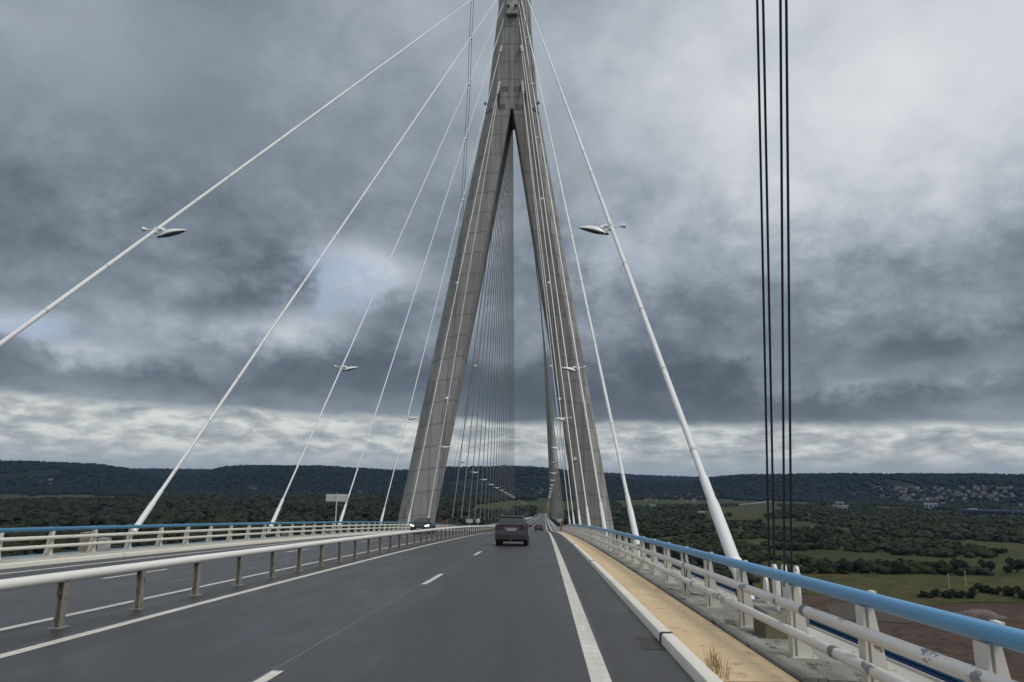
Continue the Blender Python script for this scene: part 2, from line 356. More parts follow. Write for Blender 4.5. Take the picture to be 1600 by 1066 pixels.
BLOBS=[bp(*q) for q in [(60,40,300,160,.13),(100,320,220,100,-.10),(380,220,240,90,-.02),(640,60,210,140,.18),(700,330,120,70,-.05),
 (560,425,100,48,.56),(440,505,110,30,.32),(20,500,90,24,.36),(170,550,140,18,.14),(150,560,60,22,.14),(220,520,90,30,.10),(330,460,120,26,-.08),
 (620,480,60,40,-.12),(620,590,200,36,-.26),(250,598,260,16,-.10),(420,575,90,26,-.08),
 (960,420,90,50,.16),(1050,330,120,70,.04),(1250,330,220,90,.14),(1500,180,260,160,.10),(1450,470,160,34,.02),(1500,530,150,30,-.22),(1180,520,110,26,-.06),
 (1150,560,60,16,.12),(1000,600,170,50,-.22),(1300,625,320,28,-.24),(1380,585,90,14,.10),(1560,590,100,18,.10),(840,610,120,40,-.18)]]
build_world()
sd=bpy.data.lights.new('sun','SUN'); sd.energy=1.5; sd.angle=math.radians(14); sd.color=(1,.95,.87)
so=bpy.data.objects.new('sun',sd); COL.objects.link(so)
dirv=Vector((math.sin(SUN_AZ)*math.cos(SUN_EL),math.cos(SUN_AZ)*math.cos(SUN_EL),math.sin(SUN_EL)))
so.rotation_euler=dirv.to_track_quat('Z','Y').to_euler(); so.location=(0,-50,300)
sc.view_settings.view_transform='Standard'; sc.view_settings.look='None'; sc.view_settings.exposure=0; sc.view_settings.gamma=1

# ------------------------------------------------------------------ terrain
def vnoise(x,y,seed=0):
    xi=np.floor(x).astype(np.int64); yi=np.floor(y).astype(np.int64); xf=x-xi; yf=y-yi
    def h(a,b):
        n=(a*374761393+b*668265263+seed*1442695041)&0x7fffffff; n=((n^(n>>13))*1274126177)&0x7fffffff; return ((n^(n>>16))&0xffff)/65535.
    u=xf*xf*(3-2*xf); v=yf*yf*(3-2*yf)
    return (h(xi,yi)*(1-u)+h(xi+1,yi)*u)*(1-v)+(h(xi,yi+1)*(1-u)+h(xi+1,yi+1)*u)*v
def fbm(x,y,seed=0,o=4):
    s=0;a=.5;t=0
    for i in range(o): s=s+a*vnoise(x*2**i,y*2**i,seed+i*7); t+=a; a*=.5
    return s/t
def table(pts):
    az=[];te=[]
    for u,v in pts: r=ray(u,v); az.append(math.atan2(r.x,r.y)); te.append(r.z/math.hypot(r.x,r.y))
    return np.array(az),np.array(te)
NEAR=table([(-500,716),(0,720),(60,722),(150,725),(200,732),(240,742),(310,741),(350,729),(395,727),(500,728),(600,734),(640,735),(700,730),(800,728),(850,731),(910,737),(950,742),(1000,751),(1080,754),(1110,746),(1150,742),(1250,741),(1300,740),(1450,740),(1600,741),(2100,746)])
FAR=table([(-500,735),(100,735),(220,733),(330,734),(420,738),(800,742),(930,739),(960,740),(1000,743),(1060,745),(1120,747),(1200,746),(1600,748),(2100,750)])
def smooth(t): t=np.clip(t,0,1); return t*t*(3-2*t)
def height(az,r):
    az=np.asarray(az,float); r=np.asarray(r,float); X=r*np.sin(az);Y=r*np.cos(az)
    aa=np.clip(az,-1.3,1.2)
    te=np.interp(aa,*NEAR); tf=np.interp(aa,*FAR)
    rt_=3350+500*(fbm(az*6+9,az*0,3)-.5)
    r0=2300-250*np.clip(az/.6,-1,1)*0+260*(fbm(az*9+3,az*0+2,5)-.5)
    top=ZO+te*rt_-7
    sp=fbm(X/420,Y/420,9); q=(r-r0)/(rt_-r0)
    prof=smooth(q)*.72+smooth((q-.35)/.65)*.28
    prof=prof*(1+.55*(sp-.5)*(1-smooth(q))*2)
    h=np.maximum(top,20)*prof
    rf=5600.; hf=(ZO+tf*rf-7)*smooth((r-4300)/1300)
    back=r>rt_
    h=np.where(back,np.maximum(top-(r-rt_)*.02,hf),h)
    fade=smooth((np.abs(az)-1.35)/.3); h=h*(1-fade)
    h=np.where(r<r0,0,h)
    h=h+np.where(r>1500,(fbm(X/60,Y/60,21)-.5)*4*smooth((r-2000)/600),0)
    return np.where(r<2000,0,h)
def add_np(name,V,Fc,mats,kind=None,rnd=None,nper=4,smooth_=False):
    me=bpy.data.meshes.new(name); me.vertices.add(len(V)); me.vertices.foreach_set('co',V.astype(np.float32).ravel())
    nf=len(Fc); me.loops.add(nf*nper); me.loops.foreach_set('vertex_index',Fc.astype(np.int32).ravel())
    me.polygons.add(nf); me.polygons.foreach_set('loop_start',np.arange(0,nf*nper,nper,dtype=np.int32)); me.polygons.foreach_set('loop_total',np.full(nf,nper,dtype=np.int32))
    if smooth_: me.polygons.foreach_set('use_smooth',np.ones(nf,dtype=bool))
    for m in mats: me.materials.append(m)
    if rnd is not None:
        a=me.attributes.new('rnd','FLOAT','FACE'); a.data.foreach_set('value',rnd.astype(np.float32))
    me.update(calc_edges=True); me.validate(); return me
def terrain():
    A=np.concatenate([np.linspace(-math.pi,-.85,50)[:-1],np.linspace(-.85,.80,520),np.linspace(.80,math.pi,50)[1:]])
    R=np.concatenate([[5,60,150],np.arange(250,2000,70),np.arange(2000,3700,28),np.arange(3700,6200,110),[6500,7500,9000,12000]])
    AA,RR=np.meshgrid(A,R,indexing='ij'); H=height(AA,RR)
    V=np.stack([RR*np.sin(AA),RR*np.cos(AA),H],-1).reshape(-1,3); nr=len(R)
    i=np.arange(len(A)-1)[:,None]*nr+np.arange(nr-1)[None,:]
    Fc=np.stack([i,i+nr,i+nr+1,i+1],-1).reshape(-1,4)[:,::-1]
    me=add_np('terrain',V,Fc,[M['ground'],M['hill']],smooth_=True)
    c=(RR[:-1,:-1].ravel()>2350); me.polygons.foreach_set('material_index',c.astype(np.int32))
    tag(link('terrain',me),kind='structure')
terrain()
def hit(u,v):
    r=ray(u,v); hx=math.hypot(r.x,r.y); az=math.atan2(r.x,r.y); rr=np.arange(300,6000,4.0)
    z=ZO+r.z/hx*rr; h=height(np.full(len(rr),az),rr); k=np.argmax(z<=h)
    if z[k]>h[k]: return None
    return Vector((rr[k]*math.sin(az),rr[k]*math.cos(az),float(h[k])))
def hz(x,y): return float(height(np.array([math.atan2(x,y)]),np.array([math.hypot(x,y)]))[0])
# --- patches of land lying on the plain (quads in survey coordinates)
def patch(name,pix,m,z=.15,n=6):
    P=[on_ground(u,v) for u,v in pix]; mb=MB(); N=len(P); pts=[]
    for i in range(N):
        a,b=P[i],P[(i+1)%N]
        for k in range(n):
            q=a.lerp(b,k/n); L=(b-a).length/n
            pts.append((q.x+random.uniform(-.14,.14)*min(L,60),q.y+random.uniform(-.14,.14)*min(L,60),z))
    mb.add(pts,[tuple(range(len(pts)))]); o=obj(name,mb,m); return tag(o,kind='structure')
patch('grass_field',[(1180,898),(1300,897),(1640,902),(1720,935),(1460,945),(1260,930),(1150,930)],M['field'],.15)
patch('bare_earth',[(1150,928),(1262,929),(1480,944),(1800,950),(2300,1180),(1300,1400),(1000,1100)],M['dirt'],.10)
patch('gravel',[(1290,945),(1380,942),(1470,958),(1420,975),(1300,968)],M['dirt2'],.3)
patch('meadow',[(1085,800),(1160,790),(1215,790),(1225,798),(1180,812),(1110,814)],M['meadow'],.2)
patch('meadow',[(960,782),(1060,781),(1240,783),(1300,789),(1100,790),(970,792)],M['meadow'],.25)
patch('meadow',[(0,772),(130,771),(232,773),(215,782),(120,785),(0,786)],M['meadow'],.25)
patch('meadow',[(740,790),(800,783),(838,786),(834,800),(790,806),(735,806)],M['field'],.25)
patch('meadow',[(850,788),(900,783),(930,790),(905,800),(852,802)],M['field'],.25)
patch('meadow',[(1120,846),(1180,842),(1240,846),(1190,854)],M['meadow'],.25)
patch('meadow',[(1000,842),(1090,836),(1150,828),(1180,831),(1110,842),(1010,850)],M['meadow'],.22)
patch('meadow',[(70,826),(160,824),(220,830),(120,836)],M['meadow'],.2)
def strip_road(name,pix,w,m):
    P=[hit(u,v) for u,v in pix]; mb=MB(); Q=[]
    for a,b in zip(P[:-1],P[1:]):
        for k in range(12): q=a.lerp(b,k/12); Q.append(Vector((q.x,q.y,hz(q.x,q.y)+1.2)))
    Q.append(P[-1]+Vector((0,0,1.2))); vs=[];fs=[]
    for i,q in enumerate(Q):
        d=(Q[min(i+1,len(Q)-1)]-Q[max(i-1,0)]); d.z=0; n=Vector((d.y,-d.x,0)).normalized()*w/2
        vs+=[q-n,q+n,q+n-Vector((0,0,3)),q-n-Vector((0,0,3))]
    for i in range(len(Q)-1):
        for k in range(4): fs.append((i*4+k,i*4+(k+1)%4,i*4+4+(k+1)%4,i*4+4+k))
    mb.add(vs,fs); return tag(obj(name,mb,m),kind='structure')
M['far_road']=mottled('far_carriageway',(.11,.11,.105),(.15,.145,.135),.02,.8)
strip_road('road',[(1085,796),(1130,791),(1180,787),(1215,782),(1250,776)],18,M['far_road'])

# --- foliage templates
def ico(sub):
    import bmesh
    bm=bmesh.new(); bmesh.ops.create_icosphere(bm,subdivisions=sub,radius=1); V=np.array([v.co[:] for v in bm.verts]); Fc=np.array([[v.index for v in f.verts] for f in bm.faces]); bm.free(); return V,Fc
def lump(sub,seed,amp):
    V,Fc=ico(sub); r=np.random.default_rng(seed); ph=r.uniform(0,6,(5,3)); fr=r.uniform(1.5,4.5,(5,3)); s=1
    for k in range(5): s=s+amp*np.sin((V*fr[k]).sum(1)+ph[k].sum())/1.6
    return V*(s*r.uniform(.92,1.08,len(V)))[:,None],Fc
def clumps(seed,n,size,flat=.8):
    r=np.random.default_rng(seed); nl=5; C=r.normal(0,.36,(nl,3)); C[:,2]=np.abs(C[:,2])*.9; C[0]=0; Rl=r.uniform(.45,.68,nl)
    w=r.choice(nl,n,p=(Rl**2)/(Rl**2).sum()); d=r.normal(size=(n,3)); d/=np.linalg.norm(d,axis=1)[:,None]; rad=r.uniform(.55,1.05,n)**.6
    P=C[w]+d*(Rl[w]*rad)[:,None]; P[:,2]*=flat
    nrm=d+r.normal(0,.45,(n,3)); nrm/=np.linalg.norm(nrm,axis=1)[:,None]
    a=np.cross(nrm,r.normal(size=(n,3))); a/=np.linalg.norm(a,axis=1)[:,None]; b=np.cross(nrm,a); s=size*r.uniform(.6,1.5,n)[:,None]
    V=np.stack([P-a*s-b*s*.6,P+a*s*.7-b*s,P+a*s+b*s*.8,P-a*s*.5+b*s*1.1],1); V=V+r.normal(0,size*.22,V.shape)
    return V.reshape(-1,3),np.arange(n*4).reshape(-1,4)
def scatter(name,temps,pts,sizes,m,zs,squash=.8):
    Vs=[];Fs=[];Rn=[];off=0; n=len(pts); sel=RNG.integers(0,len(temps),n)
    for ti,(V,Fc) in enumerate(temps):
        ix=np.where(sel==ti)[0]
        if not len(ix): continue
        th=RNG.uniform(0,6.28,len(ix)); c,s=np.cos(th),np.sin(th); S=sizes[ix]; sx=S*RNG.uniform(.8,1.35,len(ix))
        x=V[None,:,0]*c[:,None]-V[None,:,1]*s[:,None]; y=V[None,:,0]*s[:,None]+V[None,:,1]*c[:,None]
        W=np.stack([x*sx[:,None]+pts[ix,0,None],y*sx[:,None]+pts[ix,1,None],V[None,:,2]*(S*squash)[:,None]+zs[ix,None]],-1).reshape(-1,3)
        FF=(Fc[None]+ (np.arange(len(ix))*len(V))[:,None,None]).reshape(-1,Fc.shape[1])+off
        rr=np.repeat(RNG.uniform(0,1,len(ix)),len(Fc))*.75+RNG.uniform(0,.25,len(FF)); Vs.append(W);Fs.append(FF);Rn.append(rr);off+=len(W)
    V=np.concatenate(Vs);Fc=np.concatenate(Fs); return link(name,add_np(name,V,Fc,[m],rnd=np.concatenate(Rn),nper=Fc.shape[1]))
def polar(n,a0,a1,r0,r1):
    a=RNG.uniform(a0,a1,n); r=np.sqrt(RNG.uniform(r0*r0,r1*r1,n)); return a,r,np.stack([r*np.sin(a),r*np.cos(a)],1)
# keep-out quads for open land, in ground coordinates
def inside(P,pix):
    Q=[on_ground(u,v) for u,v in pix]; r=np.zeros(len(P),bool); j=len(Q)-1
    for i in range(len(Q)):
        yi,yj=Q[i].y,Q[j].y; c=((yi>P[:,1])!=(yj>P[:,1]))&(P[:,0]<(Q[j].x-Q[i].x)*(P[:,1]-yi)/(yj-yi+1e-9)+Q[i].x); r^=c; j=i
    return r
OPEN=[[(1150,899),(1240,896),(1700,901),(1900,1000),(2300,1300),(1000,1300),(1000,1060)],[(1085,800),(1160,789),(1215,789),(1225,798),(1180,812),(1110,814)],
 [(960,782),(1060,780),(1240,782),(1300,789),(1100,790),(970,792)],[(-60,772),(130,770),(238,772),(215,782),(120,785),(-60,786)],[(735,790),(800,782),(940,783),(930,797),(850,804),(790,806),(735,806)],
 [(1120,847),(1180,842),(1240,846),(1190,854)],[(1000,843),(1150,828),(1180,831),(1010,850)],[(70,827),(160,824),(220,830),(120,836)]]
def keep(P,a,r,seed,th):
    k=fbm(P[:,0]/110,P[:,1]/110,seed)>th
    for o in OPEN: k&=~inside(P,o)
    k&=~((np.abs(P[:,0]-XC)<13)&(P[:,1]<1350))
    return k
near_t=[clumps(s,210,.15) for s in (1,2,3)]; mid_t=[clumps(s,90,.24) for s in (4,5,6)]; far_t=[lump(2,s,.2) for s in (1,2,3)]; tiny_t=[lump(1,s,.16) for s in (4,5,6)]
def core(name,P,S,m,zs): return scatter(name,[lump(2,s,.14) for s in (7,8)],P,S*.80,m,zs)
# right-hand scrub
a,r,P=polar(4200,.02,.78,400,900); k=keep(P,a,r,31,.36); P=P[k]; S=RNG.uniform(1.5,2.6,len(P))**1.75
tag(scatter('scrub',near_t,P,S,M['scrub'],S*.35),kind='stuff'); tag(core('undergrowth',P,S,M['scrub'],S*.30),kind='stuff')
a,r,P=polar(14000,.01,.78,880,2350); k=keep(P,a,r,33,.40); P=P[k]; S=RNG.uniform(1.8,3.4,len(P))**1.35
tag(scatter('scrub',far_t,P,S,M['scrub'],S*.3),kind='stuff'); tag(scatter('scrub',mid_t,P,S*1.06,M['scrub'],S*.35),kind='stuff')
# left-hand wood
a,r,P=polar(9000,-.80,-.01,520,2350); k=keep(P,a,r,35,.30); P=P[k]; S=RNG.uniform(4,8.5,len(P))
tag(scatter('wood',far_t,P,S,M['wood_left'],S*.6),kind='stuff'); tag(scatter('wood',mid_t,P,S*1.06,M['wood_left'],S*.65),kind='stuff')
# wooded hills
VILL=[[(1375,758),(1570,762),(1570,790),(1375,790)]]
a,r,P=polar(30000,-.80,.74,2250,3650); z=height(a,r); 
k=(fbm(P[:,0]/160,P[:,1]/160,41)>.34)
va=np.arctan2(ray(1360,775).x,ray(1360,775).y); vb=np.arctan2(ray(1590,775).x,ray(1590,775).y)
k&=~((a>va)&(a<vb)&(r>2300)&(r<2900)&(RNG.uniform(0,1,len(a))<.62))
P=P[k];z=z[k];S=RNG.uniform(5,9.5,len(P)); tag(scatter('hillside_wood',tiny_t,P,S,M['wood'],z+S*.35,.75),kind='stuff')
a,r,P=polar(7000,-.80,.74,5000,5700); z=height(a,r); S=RNG.uniform(7,13,len(P)); tag(scatter('hillside_wood',tiny_t,P,S,M['wood'],z+S*.3,.75),kind='stuff')
# single trees standing out
def tree_proto(name,seed,leaf,R,Hh):
    t=thing(name,(0,0,0),'x','tree'); mb=MB(); mb.tube([(0,0,0),(.1,0,Hh*.4),(0,.15,Hh*.75)],[R*.09,R*.06,R*.03],7)
    for k in range(4):
        an=k*1.6; mb.tube([(0,0,Hh*.35+k*.3),(math.cos(an)*R*.5,math.sin(an)*R*.5,Hh*.65+k*.2)],[R*.04,R*.015],5)
    obj('trunk',mb,M['trunk'],t,60)
    V,Fc=clumps(seed,900,.085,1.0); V2=V*R; V2[:,2]+=Hh*(.55 if Hh>5 else .30)
    me=add_np('crown',V2,Fc,[leaf],rnd=np.repeat(np.random.default_rng(seed).uniform(0,1,len(Fc)//1),1)); link('crown',me,t); return t
protos=[tree_proto('marsh_tree',21,M['leaf_dark'],4.6,7),tree_proto('marsh_tree',22,M['leaf_green'],4.2,6.5),tree_proto('shrub',23,M['leaf_dark'],3.2,4.0)]
used=set()
def place_tree(i,loc,label,group,s=1):
    t=protos[i] if i not in used else copy_tree(protos[i]); used.add(i)
    t.location=loc; t.scale=(s,s,s*random.uniform(.9,1.1)); t.rotation_euler.z=random.uniform(0,6)
    tag(t,label,'tree' if i<2 else 'shrub',group)
for u,v,s in [(1540,927,1.1),(1556,929,.9),(1580,932,1.0),(1522,928,.7),(1598,936,1.2)]:
    place_tree(2,on_ground(u,v),'dark shrub at the right end of the grass field, above the earth heap','dark shrubs at the right end of the field',s)
for u in range(1436,1526,7):
    place_tree(2,on_ground(u+random.uniform(-3,3),933+random.uniform(-2,2.5)),'low dark shrub in the hedge between the grass field and bare earth','shrubs in the low hedge below the field',random.uniform(.35,.85))
for u in (1262,1300,1322,1345,1392,1410,1470,1500,1545,1575,1590):
    place_tree(0,on_ground(u,896+random.uniform(-2,2)),'dark bushy tree on the scrub edge behind the grass field','trees along the far edge of the field',random.uniform(.7,1.1))
for u,v in [(1085,812),(1062,814),(1040,811),(1133,809),(1140,806),(1050,808),(1150,822),(1185,818),(1265,842),(1275,846)]:
    place_tree(1,on_ground(u,v+3),'round green tree in the marsh beside the pale meadow','trees round the far meadow',random.uniform(1.0,1.5))
for u,v,s in [(52,822,1.9),(35,823,1.4),(95,820,1.3),(110,815,1.4),(140,812,1.6),(150,815,1.3),(185,815,1.3),(165,818,1.2)]:
    place_tree(0,on_ground(u,v),'tall dark tree in the wood below the left field','tall trees at the edge of the left wood',s)

for k in range(26):
    y=random.uniform(620,1250); x=XC-random.uniform(13,42) if k%3 else XC+random.uniform(14,30)
    place_tree(k%2,Vector((x,y,0)),'dark tree beside the far viaduct below the hills, between the tower legs','trees beside the far viaduct',random.uniform(1.4,2.1))
# --- houses and sheds far off
M['wallc']=mottled('cream_render',(.26,.24,.21),(.2,.185,.165),.1,.8); M['wallw']=mottled('white_render',(.28,.28,.28),(.23,.23,.23),.1,.8)
M['roof_o']=mottled('orange_tile',(.060,.045,.038),(.05,.04,.035),.3,.8); M['roof_g']=mottled('slate',(.06,.06,.066),(.045,.045,.05),.3,.7); M['roof_b']=mottled('brown_tile',(.075,.052,.042),(.055,.042,.035),.3,.8)
M['glass']=mat('dark_glass',None,(.02,.025,.03),.12); M['glass_blue']=mat('blue_glass',None,(.06,.12,.20),.2)
M['shed_blue']=mottled('blue_cladding',(.03,.036,.085),(.025,.03,.065),.05,.5); M['white_clad']=mottled('white_cladding',(.36,.37,.38),(.3,.3,.3),.05,.5)
def house(w,d,h,rh,wm,rm,label,group=None,name='house'):
    t=thing(name,(0,0,0),label,'house',group); mb=MB(); mb.box((-w/2,-d/2,-2),(w/2,d/2,h)); mb.add([(-w/2,-d/2,h),(w/2,-d/2,h),(w/2,d/2,h),(-w/2,d/2,h),(-w/2,0,h+rh*.93),(w/2,0,h+rh*.93)],[(0,3,4),(1,5,2)]); wl=obj('wall',mb,wm,t)
    mb=MB(); e=.5; mb.add([(-w/2-e,-d/2-e,h-.2),(w/2+e,-d/2-e,h-.2),(w/2+e,0,h+rh),(-w/2-e,0,h+rh),(-w/2-e,d/2+e,h-.2),(w/2+e,d/2+e,h-.2)],[(0,1,2,3),(3,2,5,4)])
    mb.add([(-w/2-e,-d/2-e,h-.45),(w/2+e,-d/2-e,h-.45),(w/2+e,0,h+rh-.25),(-w/2-e,0,h+rh-.25),(-w/2-e,d/2+e,h-.45),(w/2+e,d/2+e,h-.45)],[(3,2,1,0),(4,5,2,3)])
    rf=obj('roof',mb,rm,t); mb=MB(); mb.box((w*.25,-.5,h+rh*.6),(w*.25+.9,.4,h+rh+1.1)); obj('chimney',mb,M['roof_b'],rf)
    for k in (-1,1):
        for zz in (1.2,3.8):
            if zz+1.4<h: mb=MB(); mb.box((k*w*.25-.6,-d/2-.04,zz),(k*w*.25+.6,-d/2+.05,zz+1.3)); obj('window',mb,M['glass'],t)
    mb=MB(); mb.box((-.5,-d/2-.04,0),(.5,-d/2+.05,2.1)); obj('door',mb,M['roof_b'],t)
    return t
kinds=[('cream','orange',M['wallc'],M['roof_o']),('white','slate grey',M['wallw'],M['roof_g']),('cream','brown',M['wallc'],M['roof_b']),('white','orange',M['wallw'],M['roof_o'])]
def village(pts,where,group):
    pr={}
    for (u,v) in pts:
        p=hit(u,v)
        if p is None: continue
        i=random.randrange(4); w_,r_,wm,rm=kinds[i]; lab='%s house with %s roof %s'%(w_,r_,where)
        if i not in pr: pr[i]=house(random.uniform(8,10.5),7.5,random.choice([4.5,5.5]),3.4,wm,rm,lab,group); t=pr[i]
        else: t=copy_tree(pr[i])
        t.location=p; t.rotation_euler.z=math.atan2(p.y,p.x)-math.pi/2+random.uniform(-.9,.9); t.scale=[random.uniform(.85,1.2)]*3
pts=[(random.uniform(1370,1585),random.uniform(763,785)) for _ in range(105)]
pts+=[(1342+random.uniform(-14,14),random.uniform(772,777)) for _ in range(6)]
village(pts,'in the hillside village on the right','houses of the hillside village on the right')
village([(random.uniform(966,1125),random.uniform(774,786)) for _ in range(24)],'at the hill foot right of the tower','houses at the hill foot right of the tower')
village([(random.uniform(806,850),random.uniform(764,775)) for _ in range(12)],'on the slope between the tower legs','houses seen between the tower legs')
village([(random.uniform(375,400),random.uniform(762,768)) for _ in range(5)]+[(555,769),(562,770)],'at the foot of the hill left of the tower','houses at the foot of the left hill')
village([(random.uniform(58,80),random.uniform(752,762)) for _ in range(4)],'low on the wooded hill at the far left','houses on the far left hill')
def block(name,u,v,w,d,h,m,label,cat,band=None,roofm=None,zoff=0):
    p=hit(u,v); t=thing(name,p,label,cat); t.rotation_euler.z=math.atan2(p.y,p.x)-math.pi/2
    def ob(n,mb,mm): 
        me=bpy.data.meshes.new(n); me.from_pydata(mb.v,[],mb.f); me.materials.append(mm); return link(n,me,t)
    mb=MB(); mb.box((-w/2,-d/2,-3),(w/2,d/2,h)); ob('wall',mb,m)
    mb=MB(); mb.box((-w/2-.4,-d/2-.4,h+.01),(w/2+.4,d/2+.4,h+.8)); ob('roof',mb,roofm or M['white_clad'])
    if band:
        n=max(3,int(w/8))
        for k in range(n):
            x0=-w/2+ (k+.12)*w/n; mb=MB(); mb.box((x0,-d/2-.08,h*.25),(x0+w/n*.76,-d/2+.1,h*.8)); ob('window',mb,band)
    return t
block('office_building',1455,796,26,14,13,M['white_clad'],'white box-shaped building with blue glazed front below the village','building',M['glass_blue'])
block('white_shed',1522,806,14,12,12,M['white_clad'],'small white shed at the left end of the long blue shed','shed',M['glass'])
block('warehouse',1556,808,100,24,11,M['shed_blue'],'long low dark blue warehouse at the right edge of the plain','warehouse',M['glass'],M['shed_blue'])
block('white_shed',1096,806,12,8,6,M['white_clad'],'small white shed among trees behind the nearest right stay','shed',M['glass'])
block('white_shed',1020,797,12,8,9,M['wallc'],'lone pale farm building on the plain right of the tower','shed',M['glass'])
block('white_shed',1474,790,9,8,7,M['white_clad'],'tiny white hut just right of the blue glazed building','hut',M['glass'])
block('white_tank',1596,797,7,7,13,M['white_clad'],'tall narrow white silo building at the far right edge','silo',M['glass'])
def toll():
    p=hit(1314,800); t=thing('toll_station',p,'white toll station with stacked flat canopies on slim columns','toll station'); t.rotation_euler.z=math.atan2(p.y,p.x)-math.pi/2
    def ob(n,mb,mm):
        me=bpy.data.meshes.new(n); me.from_pydata(mb.v,[],mb.f); me.materials.append(mm); return link(n,me,t)
    for (x0,x1,z0,z1) in [(-15,15,11,13),(-9,8,17,19),(-7,12,8,9.5)]:
        mb=MB(); mb.box((x0,-5,z0),(x1,5,z1)); ob('canopy',mb,M['white_clad'])
    for x in (-12,-5,5,12): mb=MB(); mb.box((x-.6,-.6,0),(x+.6,.6,11 if abs(x)>6 else 17)); ob('column',mb,M['white_clad'])
    mb=MB(); mb.box((-5,-6,0),(4,-1,5)); ob('booth',mb,M['glass'])
toll()
def heap():
    p=on_ground(1530,966); bmV,Fc=lump(3,31,.10); mb=MB(); mb.add([(v[0]*11,v[1]*6,max(v[2],-.05)*3.6) for v in bmV],[tuple(f) for f in Fc]); mb.v=[(a+p.x,b+p.y,c+p.z) for a,b,c in mb.v]
    tag(obj('rubble_heap',mb,M['heap'],None,80,origin=p),'grey and brown heap of rubble on the bare earth at right','heap')
    p=on_ground(1440,966); mb=MB(); bmV,Fc=lump(3,33,.10); mb.add([(v[0]*7+p.x,v[1]*4+p.y,max(v[2],-.05)*1.2+p.z) for v in bmV],[tuple(f) for f in Fc])
    tag(obj('rubble_heap',mb,M['heap'],None,80,origin=p),'low flat heap of earth left of the bigger rubble heap','heap')
heap()
for (u,v,lab) in ((1484,922,'left of two thin pale poles in the grass field'),(1510,918,'right of two thin pale poles in the grass field')):
    p=on_ground(u,v); mb=MB(); mb.tube([p,p+Vector((0,0,9))],[.13,.08],8); mb.box((p.x-.5,p.y-.05,8.2),(p.x+.5,p.y+.05,8.35))
    tag(obj('pole',mb,M['sign'],None,40,origin=p),lab,'pole','thin poles in the field')
# far motorway bending on behind the viaduct, with its lamps of trees
# ------------------------------------------------------------------ bridge deck
def sweep(name,prof,Y0,Y1,m,close=True,parent=None,sm=30):
    """prof: list of (x,dz) around the section"""
    mb=MB(); mb.loft([[(x,Y,zr(Y)+dz) for x,dz in prof] for Y in ysteps(Y0,Y1)],close,close); return obj(name,mb,m,parent,sm)
YB,YE=-25.0,1200.0
def mir(prof): return [(2*XC-x,dz) for x,dz in prof][::-1]
tag(sweep('road',[(-15.2,0),(1.6,0),(1.6,-.2),(-15.2,-.2)][::-1],YB,YE,M['asphalt']),kind='structure')
deck=thing('bridge_deck',(XC,0,zr(0)-1),'long pale concrete and steel bridge deck carrying the road downhill','bridge')
g=[(-18.0,-.25),(4.4,-.25),(4.4,-.42),(3.2,-1.2),(-1.5,-3.2),(-12.1,-3.2),(-16.8,-1.2),(-18.0,-.42)]
sweep('girder',g[::-1],YB,1000,M['conc_strip'],parent=deck)
LED=[(3.36,-.24),(3.36,.05),(4.15,.03),(4.17,.06),(4.19,.06),(4.19,-.24)][::-1]
sweep('edge_beam',LED,YB,1000,M['conc_strip'],parent=deck); sweep('edge_beam',mir(LED),YB,1000,M['conc_strip'],parent=deck)
def fas(s):
    f=lambda x:x if s>0 else 2*XC-x
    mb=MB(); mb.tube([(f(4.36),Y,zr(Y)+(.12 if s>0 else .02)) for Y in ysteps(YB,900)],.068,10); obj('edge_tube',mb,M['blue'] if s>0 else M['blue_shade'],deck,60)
    pr=[(4.30,-.23),(4.30,.05),(4.39,.05),(4.39,-.23)][::-1]; sweep('fascia',pr if s>0 else mir(pr),YB,900,M['blue_dark'],parent=deck)
fas(1);fas(-1)
KP=[(1.60,-.1),(1.60,.095),(1.612,.122),(1.635,.132),(1.745,.135),(1.765,.125),(1.772,.10),(1.772,-.1)]
JN=[10.2]+[10.2+15.1*k for k in range(1,26)]
def kerb(pr):
    mb=MB(); ys=[YB]+[-5.0]+JN+[400,600,YE]
    # gaps at the rubber joints, hairlines between castings
    cuts=sorted(set([YB,-4.9]+JN+[YE]))
    for a,b in zip(cuts[:-1],cuts[1:]):
        n=max(1,int((b-a)/3.0)) if b<170 else 1; w=(b-a)/n
        for i in range(n):
            y0=a+i*w+(.03 if i==0 else .006); y1=a+(i+1)*w-(.03 if i==n-1 else .006)
            yy=[y0]+[y for y in ysteps(y0,y1) if y0<y<y1]+[y1]
            mb.loft([[(x,Y,zr(Y)+dz) for x,dz in pr] for Y in yy],True,True)
    return mb
tag(obj('kerb',kerb(KP[::-1]),M['kerb'],None,35),kind='structure'); tag(obj('kerb',kerb(mir(KP[::-1])),M['kerb'],None,35),kind='structure')
mb=MB()
for y in JN[:12]+[-4.9]: mb.loft([[(x+(-.012 if x<1.7 else .0),Y,zr(Y)+dz+.010) for x,dz in KP[::-1]] for Y in (y-.045,y+.045)]); 
tag(obj('kerb_joint',mb,M['rubber'],None,35),kind='structure')
mb=MB(); mb.loft([[(1.30+random.uniform(-.05,.04),Y,zr(Y)+.004),(1.595,Y,zr(Y)+.004)] for Y in (9.7,9.9,10.1,10.35,10.6)],False,False); tag(obj('road_patch',mb,M['joint']),kind='structure')
W=[(1.78,-.1),(1.78,.105),(2.55,.115),(2.55,-.1)][::-1]
E0=7.55
tag(sweep('pavement',W,E0,150,M['walk']),kind='structure')
tag(sweep('pavement',W,150.05,YE,M['edge_conc']),kind='structure')
W2=[(2.586,-.2),(2.586,.145),(2.61,.155),(2.82,.155),(2.83,.14),(3.355,.135),(3.355,-.2)][::-1]
tag(sweep('pavement_edge',W2,E0+.0,YE,M['edge_conc']),kind='structure')
tag(sweep('pavement_gutter',[(2.553,-.1),(2.553,.10),(2.583,.10),(2.583,-.1)][::-1],YB,YE,M['joint']),kind='structure')
